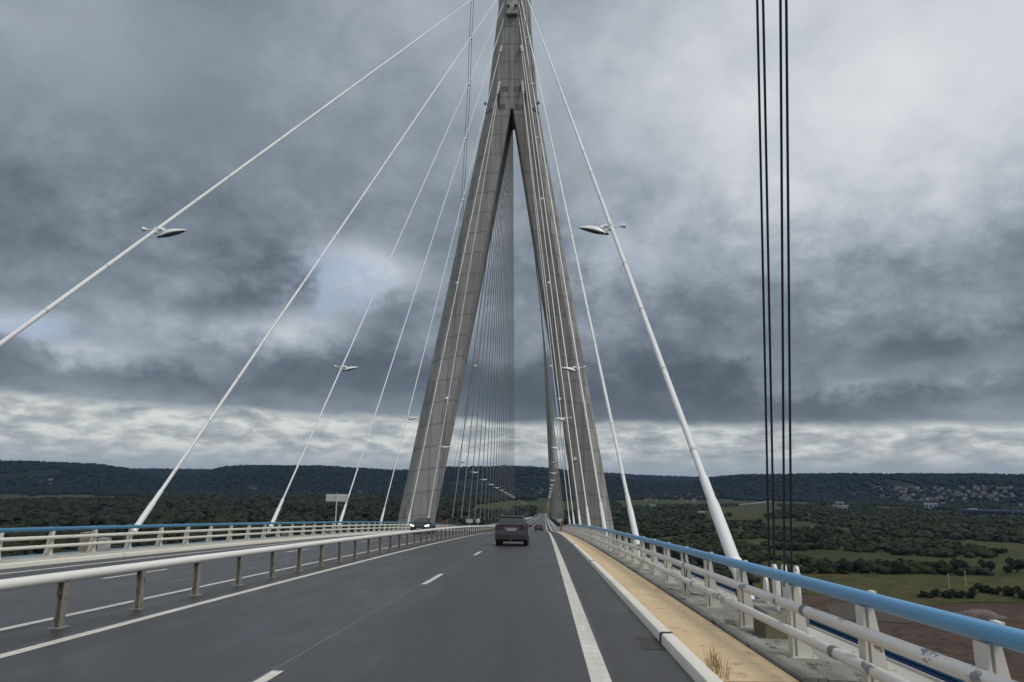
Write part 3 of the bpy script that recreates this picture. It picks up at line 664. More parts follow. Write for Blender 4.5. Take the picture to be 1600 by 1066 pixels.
tag(sweep('pavement',[(1.78,-.1),(1.78,.105),(2.55,.115),(2.55,-.1)][::-1],YB,E0-.35,M['walk']),kind='structure')
tag(sweep('pavement_edge',W2,YB,E0-.35,M['edge_conc']),kind='structure')
mb=MB(); mb.box((1.79,E0-.33,zr(E0)-.1),(3.35,E0-.01,zr(E0)+.09)); tag(obj('expansion_joint',mb,M['brown']),kind='structure')
WL=[(-15.455,-.2),(-15.455,.105),(-16.95,.14),(-16.95,-.2)]
tag(sweep('pavement',WL,YB,YE,M['conc_strip']),kind='structure')
# markings: thin sheets on the asphalt
def line(x0,x1,ranges):
    mb=MB()
    for a,b in ranges:
        ys=[a]+[y for y in ysteps(a,b) if a<y<b]+[b]
        mb.loft([[(x0,Y,zr(Y)+.004),(x1,Y,zr(Y)+.004)] for Y in ys],False,False)
    return mb
full=[(YB,YE)]
for x0,x1 in ((.49,.71),(-6.49,-6.31),(-7.84,-7.68),(-14.19,-14.02)):
    tag(obj('road_marking',line(x0,x1,full),M['line']),kind='structure')
tag(obj('road_marking',line(-2.985,-2.855,[(5.0-12.4*2+12.4*k,8.0-12.4*2+12.4*k) for k in range(96)]),M['line']),kind='structure')
tag(obj('road_marking',line(-11.0,-10.87,[(5.0-12.4*2+12.4*k,8.0-12.4*2+12.4*k) for k in range(96)]),M['line']),kind='structure')
# ------------------------------------------------------------------ railings
def railing(s,label):
    f=(lambda x:x) if s>0 else (lambda x:2*XC-x)
    sp=2.163 if s>0 else 2.27; ph=8.7-sp*4 if s>0 else 23.2-sp*12
    t=thing('bridge_railing',(f(2.95),0,zr(0)),label,'railing'); rm=M['rail'] if s>0 else M['rail_left']
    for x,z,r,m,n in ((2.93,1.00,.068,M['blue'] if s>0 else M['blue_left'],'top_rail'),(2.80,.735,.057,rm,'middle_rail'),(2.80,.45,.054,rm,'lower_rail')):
        mb=MB(); mb.tube([(f(x),Y,zr(Y)+z) for Y in ysteps(-8,900)],r,14)
        rl=obj(n,mb,m,t,60)
        if n!='top_rail':
            for k in range(12 if s>0 else 0):
                y=7.9+6.5*k if n=='middle_rail' else 7.2+6.5*k
                mb=MB(); mb.tube([(f(x),y,zr(y)+z),(f(x),y+.10,zr(y+.1)+z)],r+.006,14); obj('sleeve_joint',mb,M['grey_steel'],rl,60)
    def post(mb,Y,low=False):
        z=zr(Y)+.135; X=f(0)
        T=1.0 if s>0 else -1.0; q=lambda x,y,zz:(f(x),Y+y,z+zz)
        def fr(a,b,y0,y1,z0,z1,a2=None,b2=None):
            a2=a if a2 is None else a2;b2=b if b2 is None else b2
            mb.add([q(a,y0,z0),q(b,y0,z0),q(b,y1,z0),q(a,y1,z0),q(a2,y0,z1),q(b2,y0,z1),q(b2,y1,z1),q(a2,y1,z1)],[(0,3,2,1),(4,5,6,7),(0,1,5,4),(1,2,6,5),(2,3,7,6),(3,0,4,7)])
        fr(2.922,3.10,-.05,.05,.02,.83,2.922,2.968); fr(2.883,2.925,-.012,.012,.02,.80)
        fr(2.862,2.883,-.075,.075,.02,.80)                  # inner flange
        if not low:
            fr(2.84,3.13,-.10,.10,0,.018)                   # base plate
            fr(2.93,3.01,-.045,.045,.832,.935,2.975,3.015)   # saddle behind the top rail
            for bx in (2.87,3.10):
                for by in (-.075,.075): fr(bx-.012,bx+.012,by-.012,by+.012,.018,.04)
    for k in range(100):
        mb=MB(); post(mb,([1.0,3.05,4.98,6.78][k] if s>0 and k<4 else ph+k*sp)); obj('post',mb,M['post'],t)
    mb=MB()
    for k in range(100,int(700/sp)): post(mb,ph+k*sp,True)
    tag(obj('far_posts',mb,M['post'],t),kind='stuff')
    return t
railing(1,'blue topped cream railing with tapered posts along the ochre footway on the right')
railing(-1,'blue topped cream railing along the far left edge of the oncoming carriageway')
def median():
    t=thing('median_barrier',(-7.12,0,zr(0)),'white tubular barrier on brown steel posts between the two carriageways','barrier')
    mb=MB(); pr=[(.085*math.cos(a)*1.0,.075*math.sin(a)) for a in [2*math.pi*k/14 for k in range(14)]]
    mb.loft([[(-7.12+a,Y,zr(Y)+.71+b) for a,b in pr] for Y in ysteps(-8,1000)]); obj('rail',mb,M['barrier'],t,60)
    for k in range(8):
        mb=MB(); y=6.2+6.1*k*1.0+ (1.9); mb.loft([[(-7.12+a*1.05,Y,zr(Y)+.71+b*1.05) for a,b in pr] for Y in (y,y+.35)]); obj('splice',mb,M['barrier'],t,60)
    def post(mb,Y):
        z=zr(Y)
        mb.box((-7.165,Y-.055,z+.012),(-7.150,Y+.055,z+.645)); mb.box((-7.075,Y-.055,z+.012),(-7.060,Y+.055,z+.645)); mb.box((-7.15,Y-.008,z+.012),(-7.075,Y+.008,z+.645)); mb.box((-7.22,Y-.11,z),(-7.0,Y+.11,z+.012))
    for k in range(100): mb=MB(); post(mb,4.3+2.03*k); obj('post',mb,M['mpost'],t)
    mb=MB()
    for k in range(100,400): post(mb,4.3+2.03*k)
    tag(obj('far_posts',mb,M['mpost'],t),kind='stuff')
median()
# ------------------------------------------------------------------ pylon
def xc(z): return -7.0+.0072*(min(z,95)+8)      # the mast leans a hair in the survey
def ring(xa,xb,y0,y1,ca,cb,z):
    """section from xa to xb with chamfers ca at xa, cb at xb"""
    return [(xa+ca,y0,z),(xb-cb,y0,z),(xb,y0+cb*1.15+.01,z),(xb,y1-cb*1.15-.01,z),(xb-cb,y1,z),(xa+ca,y1,z),(xa,y1-ca*1.15-.01,z),(xa,y0+ca*1.15+.01,z)]
ZJ=70.4
def pylon():
    t=thing('bridge_tower',(-6.9,D,0),'huge grey concrete A-shaped bridge tower straddling the road ahead','tower')
    y0=D-3.5
    def outer(z): return 18.75-(z+7)*.1735 if z<72 else max(18.75-79*.1735-(z-72)*.085,3.2)
    def inner(z): return 12.8-(z+7)*.1630
    def yb(z): return y0+7.0+min(max((z+7)/80,0),1)*1.4
    for s,lab in ((-1,'left'),(1,'right')):
        mb=MB(); rings=[]
        for z in list(np.arange(-58,ZJ,7.7))+[ZJ]:
            a=xc(z)+s*inner(z); b=xc(z)+s*outer(z); cz=z+ZO
            dd=max(0,(-7-z)*.03)
            rings.append(ring(a,b,y0-dd,yb(z)+dd,.25,1.75,cz) if s>0 else ring(b,a,y0-dd,yb(z)+dd,1.75,.25,cz))
        mb.loft(rings); obj('leg',mb,M['pylon'],t)
    mb=MB(); zs=[ZJ+.003,72]+list(np.arange(76,150,6))+[150]
    mb.loft([ring(xc(z)-outer(z),xc(z)+outer(z),y0,yb(z),1.55,1.55,z+ZO) for z in zs])
    obj('mast',mb,M['pylon'],t)
    mb=MB(); mb.box((-19.5,y0+1.5,zr(D)-7+0),(6.0,y0+6,zr(D)-3.3)); obj('cross_beam',mb,M['pylon'],t)
    # pale anchor housing up the front of the mast
    mb=MB(); c=-6.55; mb.box((c-1.08,y0-.9,90.6+ZO),(c+1.08,y0+.05,148+ZO)); an=obj('anchor_housing',mb,M['pyl_box'],t)
    for k in range(5):
        for sx in (-.72,.72):
            mb=MB(); mb.lathe((c+sx,y0-1.0,92.3+ZO+3.4*k),(0,-1,-.9),[(0,.30),(.9,.28),(.92,.2),(1.1,.2)],12); obj('cable_socket',mb,M['grey_steel'],an,40)
    for (u,v,w,h) in ((788.5,139,1.2,1.1),(808.5,139,1.3,1.1),(784,167,1.35,1.25),(811,167,1.45,1.25)):
        r=ray(u,v); p=r*(y0/r.y); mb=MB(); mb.box((p.x-w/2,y0-.03,p.z+ZO-h/2),(p.x+w/2,y0+.05,p.z+ZO+h/2)); obj('concrete_patch',mb,M['patch'],t)
    for s in (-1,1):
        # slots where the lowest stays enter
        x=-9.2 if s<0 else -4.2
        mb=MB(); x=xc(74)+s*2.55; mb.box((x-.22,y0-.04,70.5+ZO),(x+.22,y0+.05,74+ZO)); mb.tube([(x,y0-.04,74+ZO),(x,y0+.04,74+ZO)],.22,14); obj('cable_slot',mb,M['rubber'],t)
        # floodlights on the outer corners
        x=xc(72)+s*(outer(72)-.9); mb=MB(); mb.lathe((x+s*.9,y0+.6,71.8+ZO),(s*.5,-.9,-.2),[(-.3,.12),(0,.28),(.35,.32),(.38,.28)],12); obj('floodlight',mb,M['grey_steel'],t,40)
    mb=MB(); p=ray(899,717)*((y0)/ray(899,717).y); mb.lathe((p.x,y0-.1,p.z+ZO),(-.3,-1,-.2),[(-.3,.1),(0,.25),(.5,.3),(.55,.25)],12); obj('floodlight',mb,M['collar'],t,40)
    # thin raised dark strips down either side of the centre panel
    for x in (-.62,.62):
        mb=MB(); mb.box((-6.5+x-.04,y0-.05,72+ZO),(-6.5+x+.04,y0+.05,90.5+ZO)); obj('panel_strip',mb,M['patch'],t)
pylon()
# ------------------------------------------------------------------ stays
HF=[103.35,100.93,98.3,95.2,90.2,84.6,74.0]
stay_pts={}
def stay(Y,s,head,label,group,near=False,beyond=False,rbase=.127):
    X=XC+s*XS; B=Vector((X,Y,zr(Y)-.1)); Hd=Vector(head); d=(Hd-B); u=d.normalized()
    t=thing('stay_cable',B,label,'stay cable',group); n=14 if near else 8
    def at(dz): return B+d*((dz+.1)/ (Hd.z-B.z))
    r=(.079 if near else .060) if not beyond else .092
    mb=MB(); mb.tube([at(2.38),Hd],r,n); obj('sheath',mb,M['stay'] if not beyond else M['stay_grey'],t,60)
    if not beyond:
        mb=MB(); mb.tube([at(.78),at(.80),at(1.80),at(1.92)],[rbase*1.02,rbase,rbase*.97,rbase*.86],n+4); mb.tube([at(1.92),at(2.40)],[rbase*.80,rbase*.78],n+4); g_=obj('guide_tube',mb,M['stay'],t,40)
        mb=MB(); mb.tube([at(.70),at(.79)],rbase*1.18,n+4); obj('collar',mb,M['collar'],g_,40)
        mb=MB(); mb.tube([at(-.1 if s>0 else .3),at(.70)],.12,n); obj('anchor',mb,M['collar'] if s>0 else M['edge_conc'],t,40)
        if near:
            mb=MB(); mb.tube([at(.28),at(.42)],.19,18); obj('damper_ring',mb,M['rubber'],t,40)
        Lc=3.4
        k=0
        tt=4.6
        while tt<(46 if near else 30): p=B+u*tt; mb=MB(); mb.tube([p-u*.04,p+u*.04],r*1.14,n); obj('sheath_joint',mb,M['joint_grey'],t,60); tt+=Lc if near else 7
    stay_pts[(s,round(Y))]=(B,d); return t,at
side={1:'right',-1:'left'}
stays=[]
for i in range(7):
    Y=D1+i*SP
    for s in (1,-1):
        hx=-6.7+s*(1.35 if i in(4,5) else 1.0); hd=(hx,D,HF[i]+ZO)
        if i==6: r=ray(777,155) if s<0 else ray(818,155); p=r*((D-3.5)/r.y); hd=(p.x,D-3.3,p.z+ZO)
        t,at=stay(Y,s,hd,'thick white stay cable, %s nearest the camera on the %s side, rising to the tower'%(ORD[i],side[s]),'front stay cables',near=i<2)
        if i in(4,5):   # white sleeve where it meets the mast
            B=Vector((XC+s*XS,Y,zr(Y)-.1)); d=(Vector(hd)-B); f1=(D-3.5-Y)/(D-Y); p1=B+d*f1; u=d.normalized()
            mb=MB(); mb.tube([p1-u*(3.4 if i==5 else 2.0),p1+u*.5],[.22,.26],14); obj('mast_sleeve',mb,M['pyl_box'],t,40)
        stays.append((i,s,B if False else None,Y,hd))
NB=20
for k in range(NB):
    Y=131.5+14.5*k
    for s in (1,-1):
        hd=(-6.6+s*.9,D+3.0,77+3.6*k+ZO)
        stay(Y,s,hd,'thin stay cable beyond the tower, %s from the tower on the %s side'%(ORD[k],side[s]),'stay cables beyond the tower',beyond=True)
# ------------------------------------------------------------------ lamps clamped to every second stay
def lamp_proto():
    t=thing('street_lamp',(0,0,0),'x','street lamp','lamps clamped to the stay cables')
    mb=MB(); mb.tube([(-.02,0,-.14),(.02,0,.14)],.14,16); obj('clamp',mb,M['lamp'],t,40)
    mb=MB(); mb.tube([(.10,0,.03),(.28,0,.06),(.46,0,-.06)],[.09,.085,.12],12); mb.tube([(.08,0,-.08),(.16,0,-.20),(.26,0,-.22),(.34,0,-.12)],.018,8); obj('arm',mb,M['lamp'],t,50)
    prof=[(.16,-.345,.04,.02),(.27,-.315,.10,.09),(.42,-.275,.17,.20),(.62,-.225,.23,.245),(.85,-.17,.25,.225),(1.1,-.11,.21,.165),(1.35,-.05,.12,.09),(1.55,-.005,.012,.008)]
    mb=MB(); rings=[]
    for x,z,w,h in prof:
        rings.append([(x,w*math.cos(a),z+(h*math.sin(a) if math.sin(a)>0 else h*.10*math.sin(a))) for a in [2*math.pi*k/18 for k in range(18)]])
    mb.loft(rings); sh=obj('lamp_shade',mb,M['lamp'],t,50)
    mb=MB(); rings=[]
    for x,z,w,h in prof[1:7]:
        rings.append([(x,w*.58*math.cos(a),z-.004+(.0 if math.sin(a)>0 else h*.34*math.sin(a))-.012) for a in [2*math.pi*k/18 for k in range(18)]])
    mb.loft(rings); obj('lens',mb,M['lens'],sh,50)
    mb=MB(); mb.lathe((.24,0,-.315),(-1,0,-.25),[(0,.085),(.16,.012)],10); obj('end_cap',mb,M['rubber'],sh,40)
    mb=MB(); mb.lathe((-.12,0,.0),(-1,0,.12),[(0,.03),(.28,.025),(.34,.05),(.50,.115),(.55,.10),(.56,.04)],12); obj('uplight',mb,M['lamp'],t,50)
    return t
lp=lamp_proto(); first=True
def put_lamp(s,Y,hd,lab,H=13.0,sc_=1.0):
    global first
    B=Vector((XC+s*XS,Y,zr(Y)-.1)); d=Vector(hd)-B
    # point of the stay H metres above the road below it
    q=0.
    for q in np.linspace(0,.6,1200):
        P=B+d*q
        if P.z-zr(P.y)>=H: break
    t=lp if first else copy_tree(lp); first=False
    t.location=P; t.rotation_euler=(0,0,0 if s<0 else math.pi); t.scale=[sc_*.88]*3; t['label']=lab
n=0
for i in (0,2,4,6):
    for s in (-1,1):
        hd=(-6.8+s*.9,D,HF[i]+ZO)
        put_lamp(s,D1+i*SP,hd,'white leaf shaped lamp on the %s stay cable from the camera, %s side'%(ORD[i],side[s]),13.0 if i<6 else 12.6)
for k in range(0,NB,2):
    for s in (-1,1): put_lamp(s,131.5+14.5*k,(-6.6+s*.9,D+3,77+3.6*k+ZO),'white lamp on a stay beyond the tower, %s lamp past the tower, %s side'%(ORD[k//2],side[s]),12.6)
# lamps on masts past the last stay
mast0=None
for k in range(8):
    for s in (-1,1):
        Y=440+48*k; x=XC+s*9.7
        if mast0 is None:
            t=thing('street_lamp',(0,0,0),'x','street lamp','mast lamps on the viaduct'); mb=MB(); mb.tube([(0,0,.1),(0,0,12.2)],[.11,.06],8); obj('pole',mb,M['grey_steel'],t,50)
            mb=MB(); mb.tube([(.02,0,12.2),(.45,0,12.3),(.9,0,12.25)],[.05,.14,.05],10); obj('lamp_shade',mb,M['lamp'],t,50); mast0=t
        else: t=copy_tree(mast0)
        t.location=(x,Y,zr(Y)); t.rotation_euler.z=0 if s<0 else math.pi
        t['label']='distant mast lamp on the viaduct, %s past the last stay, %s side'%(ORD[k],side[s])
# ------------------------------------------------------------------ cross ties (thin dark ropes with clamps)
def tie(pts,gap,label,r=.032,cl=None):
    pts=[Vector((x,y,z+ZO)) for x,y,z in pts]
    t=thing('tie_rope',pts[-1],label,'tie rope','dark tie ropes linking the stays')
    sm=[]
    for a,b in zip(pts[:-1],pts[1:]):
        for k in range(4): sm.append(a.lerp(b,k/4))
    sm.append(pts[-1])
    for g_ in (-gap/2,gap/2): mb=MB(); mb.tube([p+Vector((g_,0,0)) for p in sm],r,8); obj('rope',mb,M['rope'],t,60)
    for p in (cl or pts[1:-1]):
        p=Vector(p); mb=MB(); mb.box((p.x-gap/2-.08,p.y-.1,p.z-.10),(p.x+gap/2+.08,p.y+.1,p.z+.10)); mb.tube([(p.x,p.y-.25,p.z-.2),(p.x,p.y+.25,p.z+.2)],.14,10); obj('clamp',mb,M['collar'],t,50)
LT=[(-10.2,87.2,76),(-11.15,91.7,64.44),(-11.64,95.5,59.24),(-12.32,98.9,52.05),(-13.11,102.9,43.64),(-14.28,107.6,31.19),(-16.01,111.8,12.83),(-17.35,113.5,-7.2)]
tie(LT,.36,'pair of dark ropes crossing the left front stays just left of the tower')
tie([(2*XC-x+.0,y,z) for x,y,z in LT],.36,'pair of dark ropes crossing the right front stays before the right tower leg')
BT=[(-9.65,168.5,80.45),(-10.41,167.5,72.36),(-11.76,163.5,58.05),(-13.27,156.3,41.9),(-14.39,149.9,29.99),(-14.97,146.4,23.87),(-16.2,140,12),(-17.1,134.2,2.3),(-17.38,131,-9)]
tie(BT,.62,'pair of dark ropes crossing the left stays behind the tower')
tie([(2*XC-x,y,z) for x,y,z in BT],.62,'pair of dark ropes crossing the right stays behind the tower')
# four near ropes at the right edge
base=[(4.02,13.13,.83),(4.0,12.78,.83),(4.0,12.28,.83),(4.0,11.94,.83)]; tops=[(3.07,8.97,6.84),(3.08,8.76,6.68),(3.12,8.23,6.27),(3.13,8.06,6.14)]
t=thing('tie_rope',(4.0,12.5,zr(12.5)),'four near black ropes rising vertically behind the right railing, anchored by white lugs','tie rope','dark tie ropes linking the stays')
for (bx,by,bz),(tx,ty,tz) in zip(base,tops):
    b=Vector((bx,by,zr(by)+bz-.25)); p=Vector((tx,ty,tz+ZO)); q=p+(p-b)*1.6; mb=MB(); mb.tube([b,p,q],.018,10); obj('rope',mb,M['rope'],t,60)
def lug(y,x,hgt,mm):
    mb=MB(); z0=zr(y); pr=[(-.09,.05),(.09,.05),(.10,hgt-.12),(.085,hgt-.05),(.05,hgt-.01),(0,hgt),(-.05,hgt-.01),(-.085,hgt-.05),(-.10,hgt-.12)]
    mb.loft([[(x+k,y+a,z0+b) for a,b in pr] for k in (-.02,.02)]); return mb
for y,x in ((12.30,3.86),(12.30,4.02),(11.95,4.1),(12.95,3.9),(12.95,4.1)): obj('lug',lug(y,x,.93 if y<12.5 else .66,0),M['collar'],t,40)
mb=MB(); mb.box((3.6,11.7,zr(12.5)+.0),(4.16,13.3,zr(12.5)+.22)); obj('anchor_block',mb,M['edge_conc'],t)
mb=MB(); mb.tube([(3.95,13.6,zr(13.6)+.55),(3.9,13.9,zr(13.9)+.62),(3.88,14.3,zr(14.3)+.62)],[.06,.13,.13],12); obj('damper',mb,M['rubber'],t,40)
# ------------------------------------------------------------------ small things on the deck
def bx(name,c,sz,m,label,cat,rot=0):
    mb=MB(); x,y,z=c;a,b,h=sz
    t=thing(name,(x,y,z),label,cat)
    mb.box((x-a/2,y-b/2,z),(x+a/2,y+b/2,z+h)); o=obj('body',mb,m,t)
    mod=o.modifiers.new('b','BEVEL'); mod.width=.012; mod.segments=2
    mb=MB(); mb.box((x-a/2-.015,y-b/2-.015,z+h+.001),(x+a/2+.015,y+b/2+.015,z+h+.02)); obj('lid',mb,m,t); return t
bx('junction_box',(3.13,10.15,zr(10.15)+.137),(.40,.55,.20),M['khaki'],'khaki box on the concrete edge behind the right railing','box')
bx('junction_box',(-17.0,25.9,zr(25.9)+.145),(.42,.40,.66),M['pink_box'],'brown weathered box behind the left railing beside the stay foot','box')
bx('junction_box',(-16.95,26.8,zr(26.8)+.145),(.34,.30,.42),M['sign'],'low white box behind the left railing between the brown box and the stay','box')
bx('junction_box',(-17.0,46.5,zr(46.5)+.145),(.45,.9,.32),M['grey_steel'],'dark grey box behind the left railing near the third stay','box')
bx('junction_box',(-17.0,55,zr(55)+.145),(.45,.6,.35),M['grey_steel'],'dark grey box behind the left railing below the white sign','box')
def sign(c,w,h,top,label,round_=False,post=.045,m=None):
    x,y=c; z=zr(y)+.14; t=thing('road_sign',(x,y,z),label,'road sign')
    mb=MB(); mb.tube([(x,y-.06,z),(x,y-.06,z+top+.06)],post,10); obj('post',mb,M['sign'],t,50)
    mb=MB()
    if round_: mb.tube([(x,y,z+top-h/2),(x,y+.03,z+top-h/2)],w/2,24)
    else: mb.box((x-w/2,y,z+top-h),(x+w/2,y+.03,z+top))
    pn=obj('panel',mb,m or M['sign'],t)
    if not round_:
        for zz in (z+top-h*.25,z+top-h*.75): mb=MB(); mb.box((x-w/2+.03,y-.03,zz-.02),(x+w/2-.03,y-.002,zz+.02)); obj('bracket',mb,M['sign'],pn)
    return t
sign((-16.95,57.0),1.85,.58,3.08,'white rectangular road sign seen from behind on the left railing',post=.05)
sign((-17.0,160),1.5,.8,2.3,'small distant white rectangular sign on the left beyond the tower')
sign((-16.9,180),1.1,1.1,2.6,'small distant round sign on the left beyond the tower',True)
sign((3.3,150),1.25,.7,2.5,'small distant white sign on the right railing beyond the tower')
def phone(x,y,label):
    z=zr(y)+.14; t=thing('emergency_phone',(x,y,z),label,'emergency phone'); mb=MB(); mb.box((x-.22,y-.2,z),(x+.22,y+.2,z+1.35)); o=obj('body',mb,M['orange'],t)
    mb=MB(); mb.tube([(x,y,z+1.35),(x,y,z+1.72)],[.24,.18],14); obj('cap',mb,M['orange'],t,40); mb=MB(); mb.box((x-.11,y-.215,z+.9),(x+.11,y-.2,z+1.1)); obj('panel',mb,M['rubber'],t)
phone(-16.7,121.0,'orange emergency phone post beside the left tower leg'); phone(2.9,118.0,'orange emergency phone post on the right footway at the tower')
def weeds():
    mb=MB(); r=random.Random(3)
    for k in range(70):
        x=1.77+r.uniform(0,.10); y=7.95+r.uniform(-.38,.35); z=zr(y)+.10; h=r.uniform(.06,.27); dx,dy=r.uniform(-.07,.09),r.uniform(-.08,.08); w=.0022
        mb.add([(x-w,y,z),(x+w,y,z),(x+dx*.5+w,y+dy*.5,z+h*.7),(x+dx*.5-w,y+dy*.5,z+h*.7),(x+dx,y+dy,z+h)],[(0,1,2,3),(3,2,4)])
    tag(obj('weed',mb,M['dry'],None,origin=(1.87,7.95,zr(7.95))),'tuft of dry yellow weeds growing behind the right kerb','weed')
weeds()
def cable_loop():
    mb=MB()
    for yy in (17.35-2.163*0-.0,):
        pass
    y=8.7+2.163*3; z=zr(y)
    mb.tube([(2.9,y-.06,z+.95),(2.95,y-.09,z+.6),(2.9,y-.09,z+.3),(3.0,y-.2,z+.16),(3.3,y-.5,z+.15)],.012,6)
    tag(obj('loose_wire',mb,M['rubber'],None,60,origin=(2.9,y,z)),'thin black wire hanging down a post of the right railing','wire')
cable_loop()
# ------------------------------------------------------------------ cars
M['plate']=mat('number_plate',None,(.26,.26,.25),.5); M['tail']=mat('tail_glass',None,(.035,.004,.010),.12); M['tyre']=mat('tyre',None,(.02,.02,.02),.8); M['rim']=mat('rim',None,(.35,.35,.36),.3,.8)
M['plastic']=mat('black_plastic',None,(.02,.02,.022),.6); M['chrome']=mat('chrome',None,(.7,.7,.7),.15,1)
def lampmat(n,c,s):
    m=bpy.data.materials.new(n); m.use_nodes=True; p=m.node_tree.nodes['Principled BSDF']; p.inputs['Base Color'].default_value=(*c,1); p.inputs['Emission Color'].default_value=(*c,1); p.inputs['Emission Strength'].default_value=s; return m
M['head']=lampmat('lit_headlight',(1,.95,.85),2.2); M['brake']=lampmat('lit_tail_light',(.16,.008,.015),.12)
def car(loc,heading,paint,label,scale=1.0,lit_head=False,lit_tail=False,suv=True):
    t=thing('car',(0,0,0),label,'car'); H=1.63 if suv else 1.48; k=H/1.63
    st=[(0,.80,.58,.70),(.05,.86,.86,.74),(.12,.895,1.03,.78),(.28,.91,1.20,.73),(.50,.915,1.45,.655),(.68,.92,1.575,.62),(1.3,.92,1.625,.62),(2.0,.92,1.62,.62),(2.6,.92,1.55,.61),(3.0,.915,1.32,.66),(3.3,.905,1.08,.76),(3.7,.89,.99,.76),(4.1,.86,.88,.72),(4.3,.80,.68,.66),(4.36,.72,.5,.6)]
    rings=[]
    for y,hw,top,hr in st:
        top*=k; zb=min(.98*k,top-.05)
        lo=.30 if .1<y<4.2 else .40
        half=[(hw*.86,lo),(hw*.985,lo+.08),(hw,(lo+zb)/2),(hw*.985,zb-.02),(hw*.955,zb+.02 if top>zb+.06 else zb),(hr*1.04,max(top-.07,zb+.025)),(hr*.90,max(top-.015,zb+.03)),(hr*.45,top)]
        rings.append([(x,y,z) for x,z in half]+[(-x,y,z) for x,z in half[::-1]])
    mb=MB(); mb.loft(rings); body=obj('body',mb,paint,t,32)
    # rear bumper, black sill band and tailgate trim
    mb=MB(); 
    def rr(y,hw,z0,z1): return [(hw,y,z0),(hw,y,z1),(-hw,y,z1),(-hw,y,z0)]
    mb.loft([rr(-.035,.74,.36,.60),rr(-.02,.86,.34,.61),rr(.30,.935,.31,.60)]); obj('rear_bumper',mb,M['plastic'],t)
    mb=MB(); mb.loft([rr(4.38,.62,.30,.48),rr(4.2,.86,.28,.46)]); obj('front_bumper',mb,M['plastic'],t)
    for s in (-1,1): mb=MB(); mb.box((s*.925-.012,.9,.29),(s*.925+.012,3.45,.42)); obj('sill',mb,M['plastic'],t)
    # glazing: sheets lying a hair off the body
    def quadpanel(name,pts,m,parent=t): mb=MB(); n=len(pts); a=[Vector(p) for p in pts]; nr=(a[1]-a[0]).cross(a[2]-a[0]).normalized()*.012; mb.add([p+nr for p in a]+[p-nr for p in a],[tuple(range(n)),tuple(range(2*n-1,n-1,-1))]+[(i,i+n,(i+1)%n+n,(i+1)%n) for i in range(n)]); return obj(name,mb,m,parent)
    rw=quadpanel('rear_window',[(-.66,.135,1.10*k),(.66,.135,1.10*k),(.68,.19,1.17*k),(.55,.53,1.51*k),(-.55,.53,1.51*k),(-.68,.19,1.17*k)],M['glass'])
    mb=MB(); mb.tube([(0,.10,1.09*k),(.02,.24,1.26*k)],.01,6); obj('wiper',mb,M['plastic'],rw)
    mb=MB(); mb.box((-.60,.50,1.535*k),(.60,.78,1.575*k)); obj('spoiler',mb,paint,t)
    quadpanel('windscreen',[(.66,3.34,1.12*k),(-.66,3.34,1.12*k),(-.55,2.76,1.50*k),(.55,2.76,1.50*k)],M['glass'])
    for s in (-1,1):
        pts=[(s*.905,.62,1.02*k),(s*.665,.85,1.46*k),(s*.655,2.5,1.47*k),(s*.885,3.15,1.03*k)]
        quadpanel('side_window',pts if s<0 else pts[::-1],M['glass'])
        # lamps
        mb=MB(); mb.loft([[(s*.42,.055,.93*k),(s*.42,.04,1.0*k),(s*.42,.12,1.0*k),(s*.42,.12,.93*k)],[(s*.70,.03,.86*k),(s*.70,.045,1.08*k),(s*.70,.16,1.08*k),(s*.70,.16,.86*k)],[(s*.915,.09,.85*k),(s*.90,.12,1.12*k),(s*.90,.30,1.12*k),(s*.93,.30,.88*k)]]); obj('tail_light',mb,M['brake'] if lit_tail else M['tail'],t,50)
        mb=MB(); mb.loft([[(s*.52,4.27,.66),(s*.52,4.25,.76),(s*.52,4.15,.76),(s*.52,4.15,.66)],[(s*.86,4.13,.70),(s*.85,4.08,.86),(s*.85,3.9,.86),(s*.87,3.9,.70)]]); obj('headlight',mb,M['head'] if lit_head else M['glass'],t)
        mb=MB(); mb.box((s*.90,2.75,1.0*k),(s*1.06,2.86,1.13*k)); obj('mirror',mb,paint,t)
        mb=MB(); mb.tube([(s*.60,.85,1.60*k),(s*.60,.95,1.655*k),(s*.60,2.3,1.665*k),(s*.60,2.45,1.61*k)],.018,6); obj('roof_rail',mb,M['chrome'],t)
        for y in (.78,3.45):
            mb=MB(); mb.tube([(s*.66,y,.335),(s*.68,y,.335),(s*.88,y,.335),(s*.90,y,.335)],[.29,.335,.335,.29],22); w=obj('wheel',mb,M['tyre'],t,40)
            mb=MB(); mb.tube([(s*.895,y,.335),(s*.908,y,.335)],.22,16); obj('rim',mb,M['rim'],w,40)
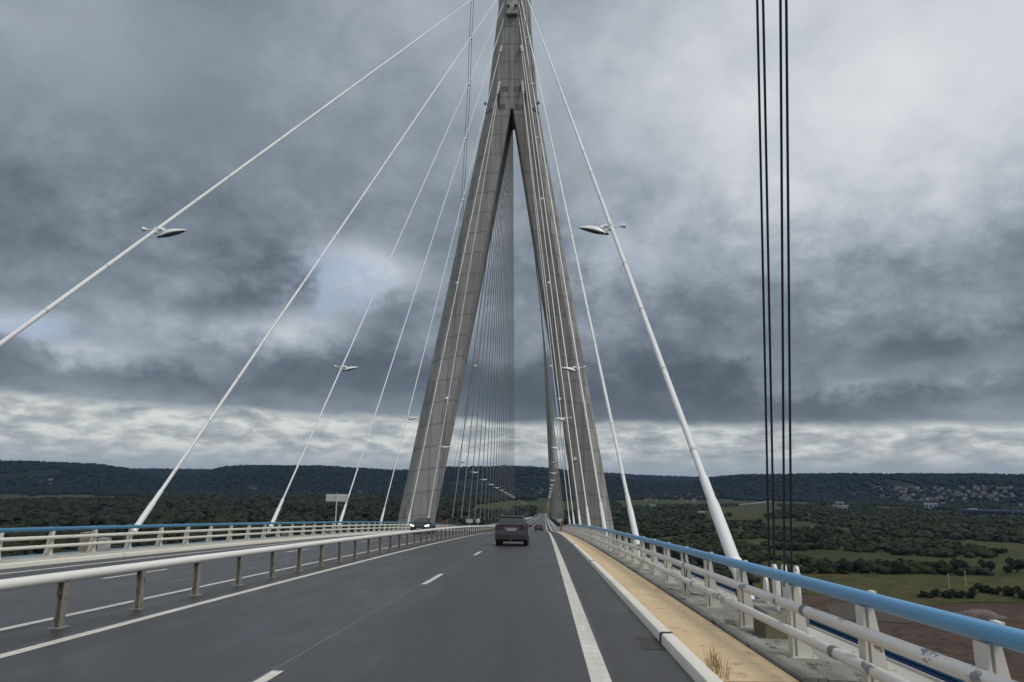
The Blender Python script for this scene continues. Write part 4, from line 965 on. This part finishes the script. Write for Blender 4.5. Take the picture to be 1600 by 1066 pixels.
    mb=MB(); mb.box((-.26,-.005,.80),(.26,.04,.92)); obj('number_plate',mb,M['plate'],t)
    mb=MB(); mb.box((-.36,.03,.935),(.36,.06,.955)); obj('tailgate_strip',mb,M['chrome'],t)
    mb=MB(); mb.box((-.26,4.35,.44),(.26,4.395,.54)); obj('number_plate',mb,M['plate'],t)
    mb=MB(); mb.box((-.45,4.29,.56),(.45,4.34,.66)); obj('grille',mb,M['plastic'],t)
    mb=MB(); mb.tube([(-.05,-.0,.30),(-.05,.4,.30)],.04,8); obj('exhaust',mb,M['grey_steel'],t)
    mb=MB(); mb.box((-.75,.5,.22),(.75,3.9,.30)); obj('underbody',mb,M['plastic'],t)
    t.location=loc; t.rotation_euler=(math.atan(-(zr(loc[1]-1)-zr(loc[1]+1))/2)*(1 if abs(heading)<1 else -1),0,heading); t.scale=[scale]*3
    return t
P_purple=mat('car_paint_mauve',None,(.038,.038,.048),.18,.6,.6); P_black=mat('car_paint_black',None,(.012,.014,.018),.15,.2); P_red=mat('car_paint_dark_red',None,(.05,.012,.015),.3,.3)
car((-1.83,39.2,zr(39.2)),0,P_purple,'mauve grey sport utility car driving ahead in the right lane, seen from behind')
car((-11.75,70.5,zr(70.5)),math.pi,P_black,'black oncoming car with lit headlights beyond the median barrier',lit_head=True,suv=False)
car((-1.3,158,zr(158)),0,P_red,'small distant dark car with red tail lights far down the road',lit_tail=True,suv=False)

# ------------------------------------------------------------------ air
HAZE=2.6e-5
mb=MB(); mb.box((-9500,-9500,-1),(9500,9500,260)); m=bpy.data.materials.new('haze'); m.use_nodes=True; t=NT(m.node_tree)
for n_ in list(t.n): t.n.remove(n_)
o_=t.node('ShaderNodeOutputMaterial'); v_=t.node('ShaderNodeVolumePrincipled'); v_.inputs['Color'].default_value=(.26,.50,1,1); v_.inputs['Density'].default_value=HAZE; v_.inputs['Anisotropy'].default_value=0
t.l.new(v_.outputs[0],o_.inputs['Volume']); hz_=obj('haze',mb,m); tag(hz_,kind='stuff')
sc.cycles.volume_bounces=0; sc.cycles.max_bounces=6; sc.cycles.use_denoising=True
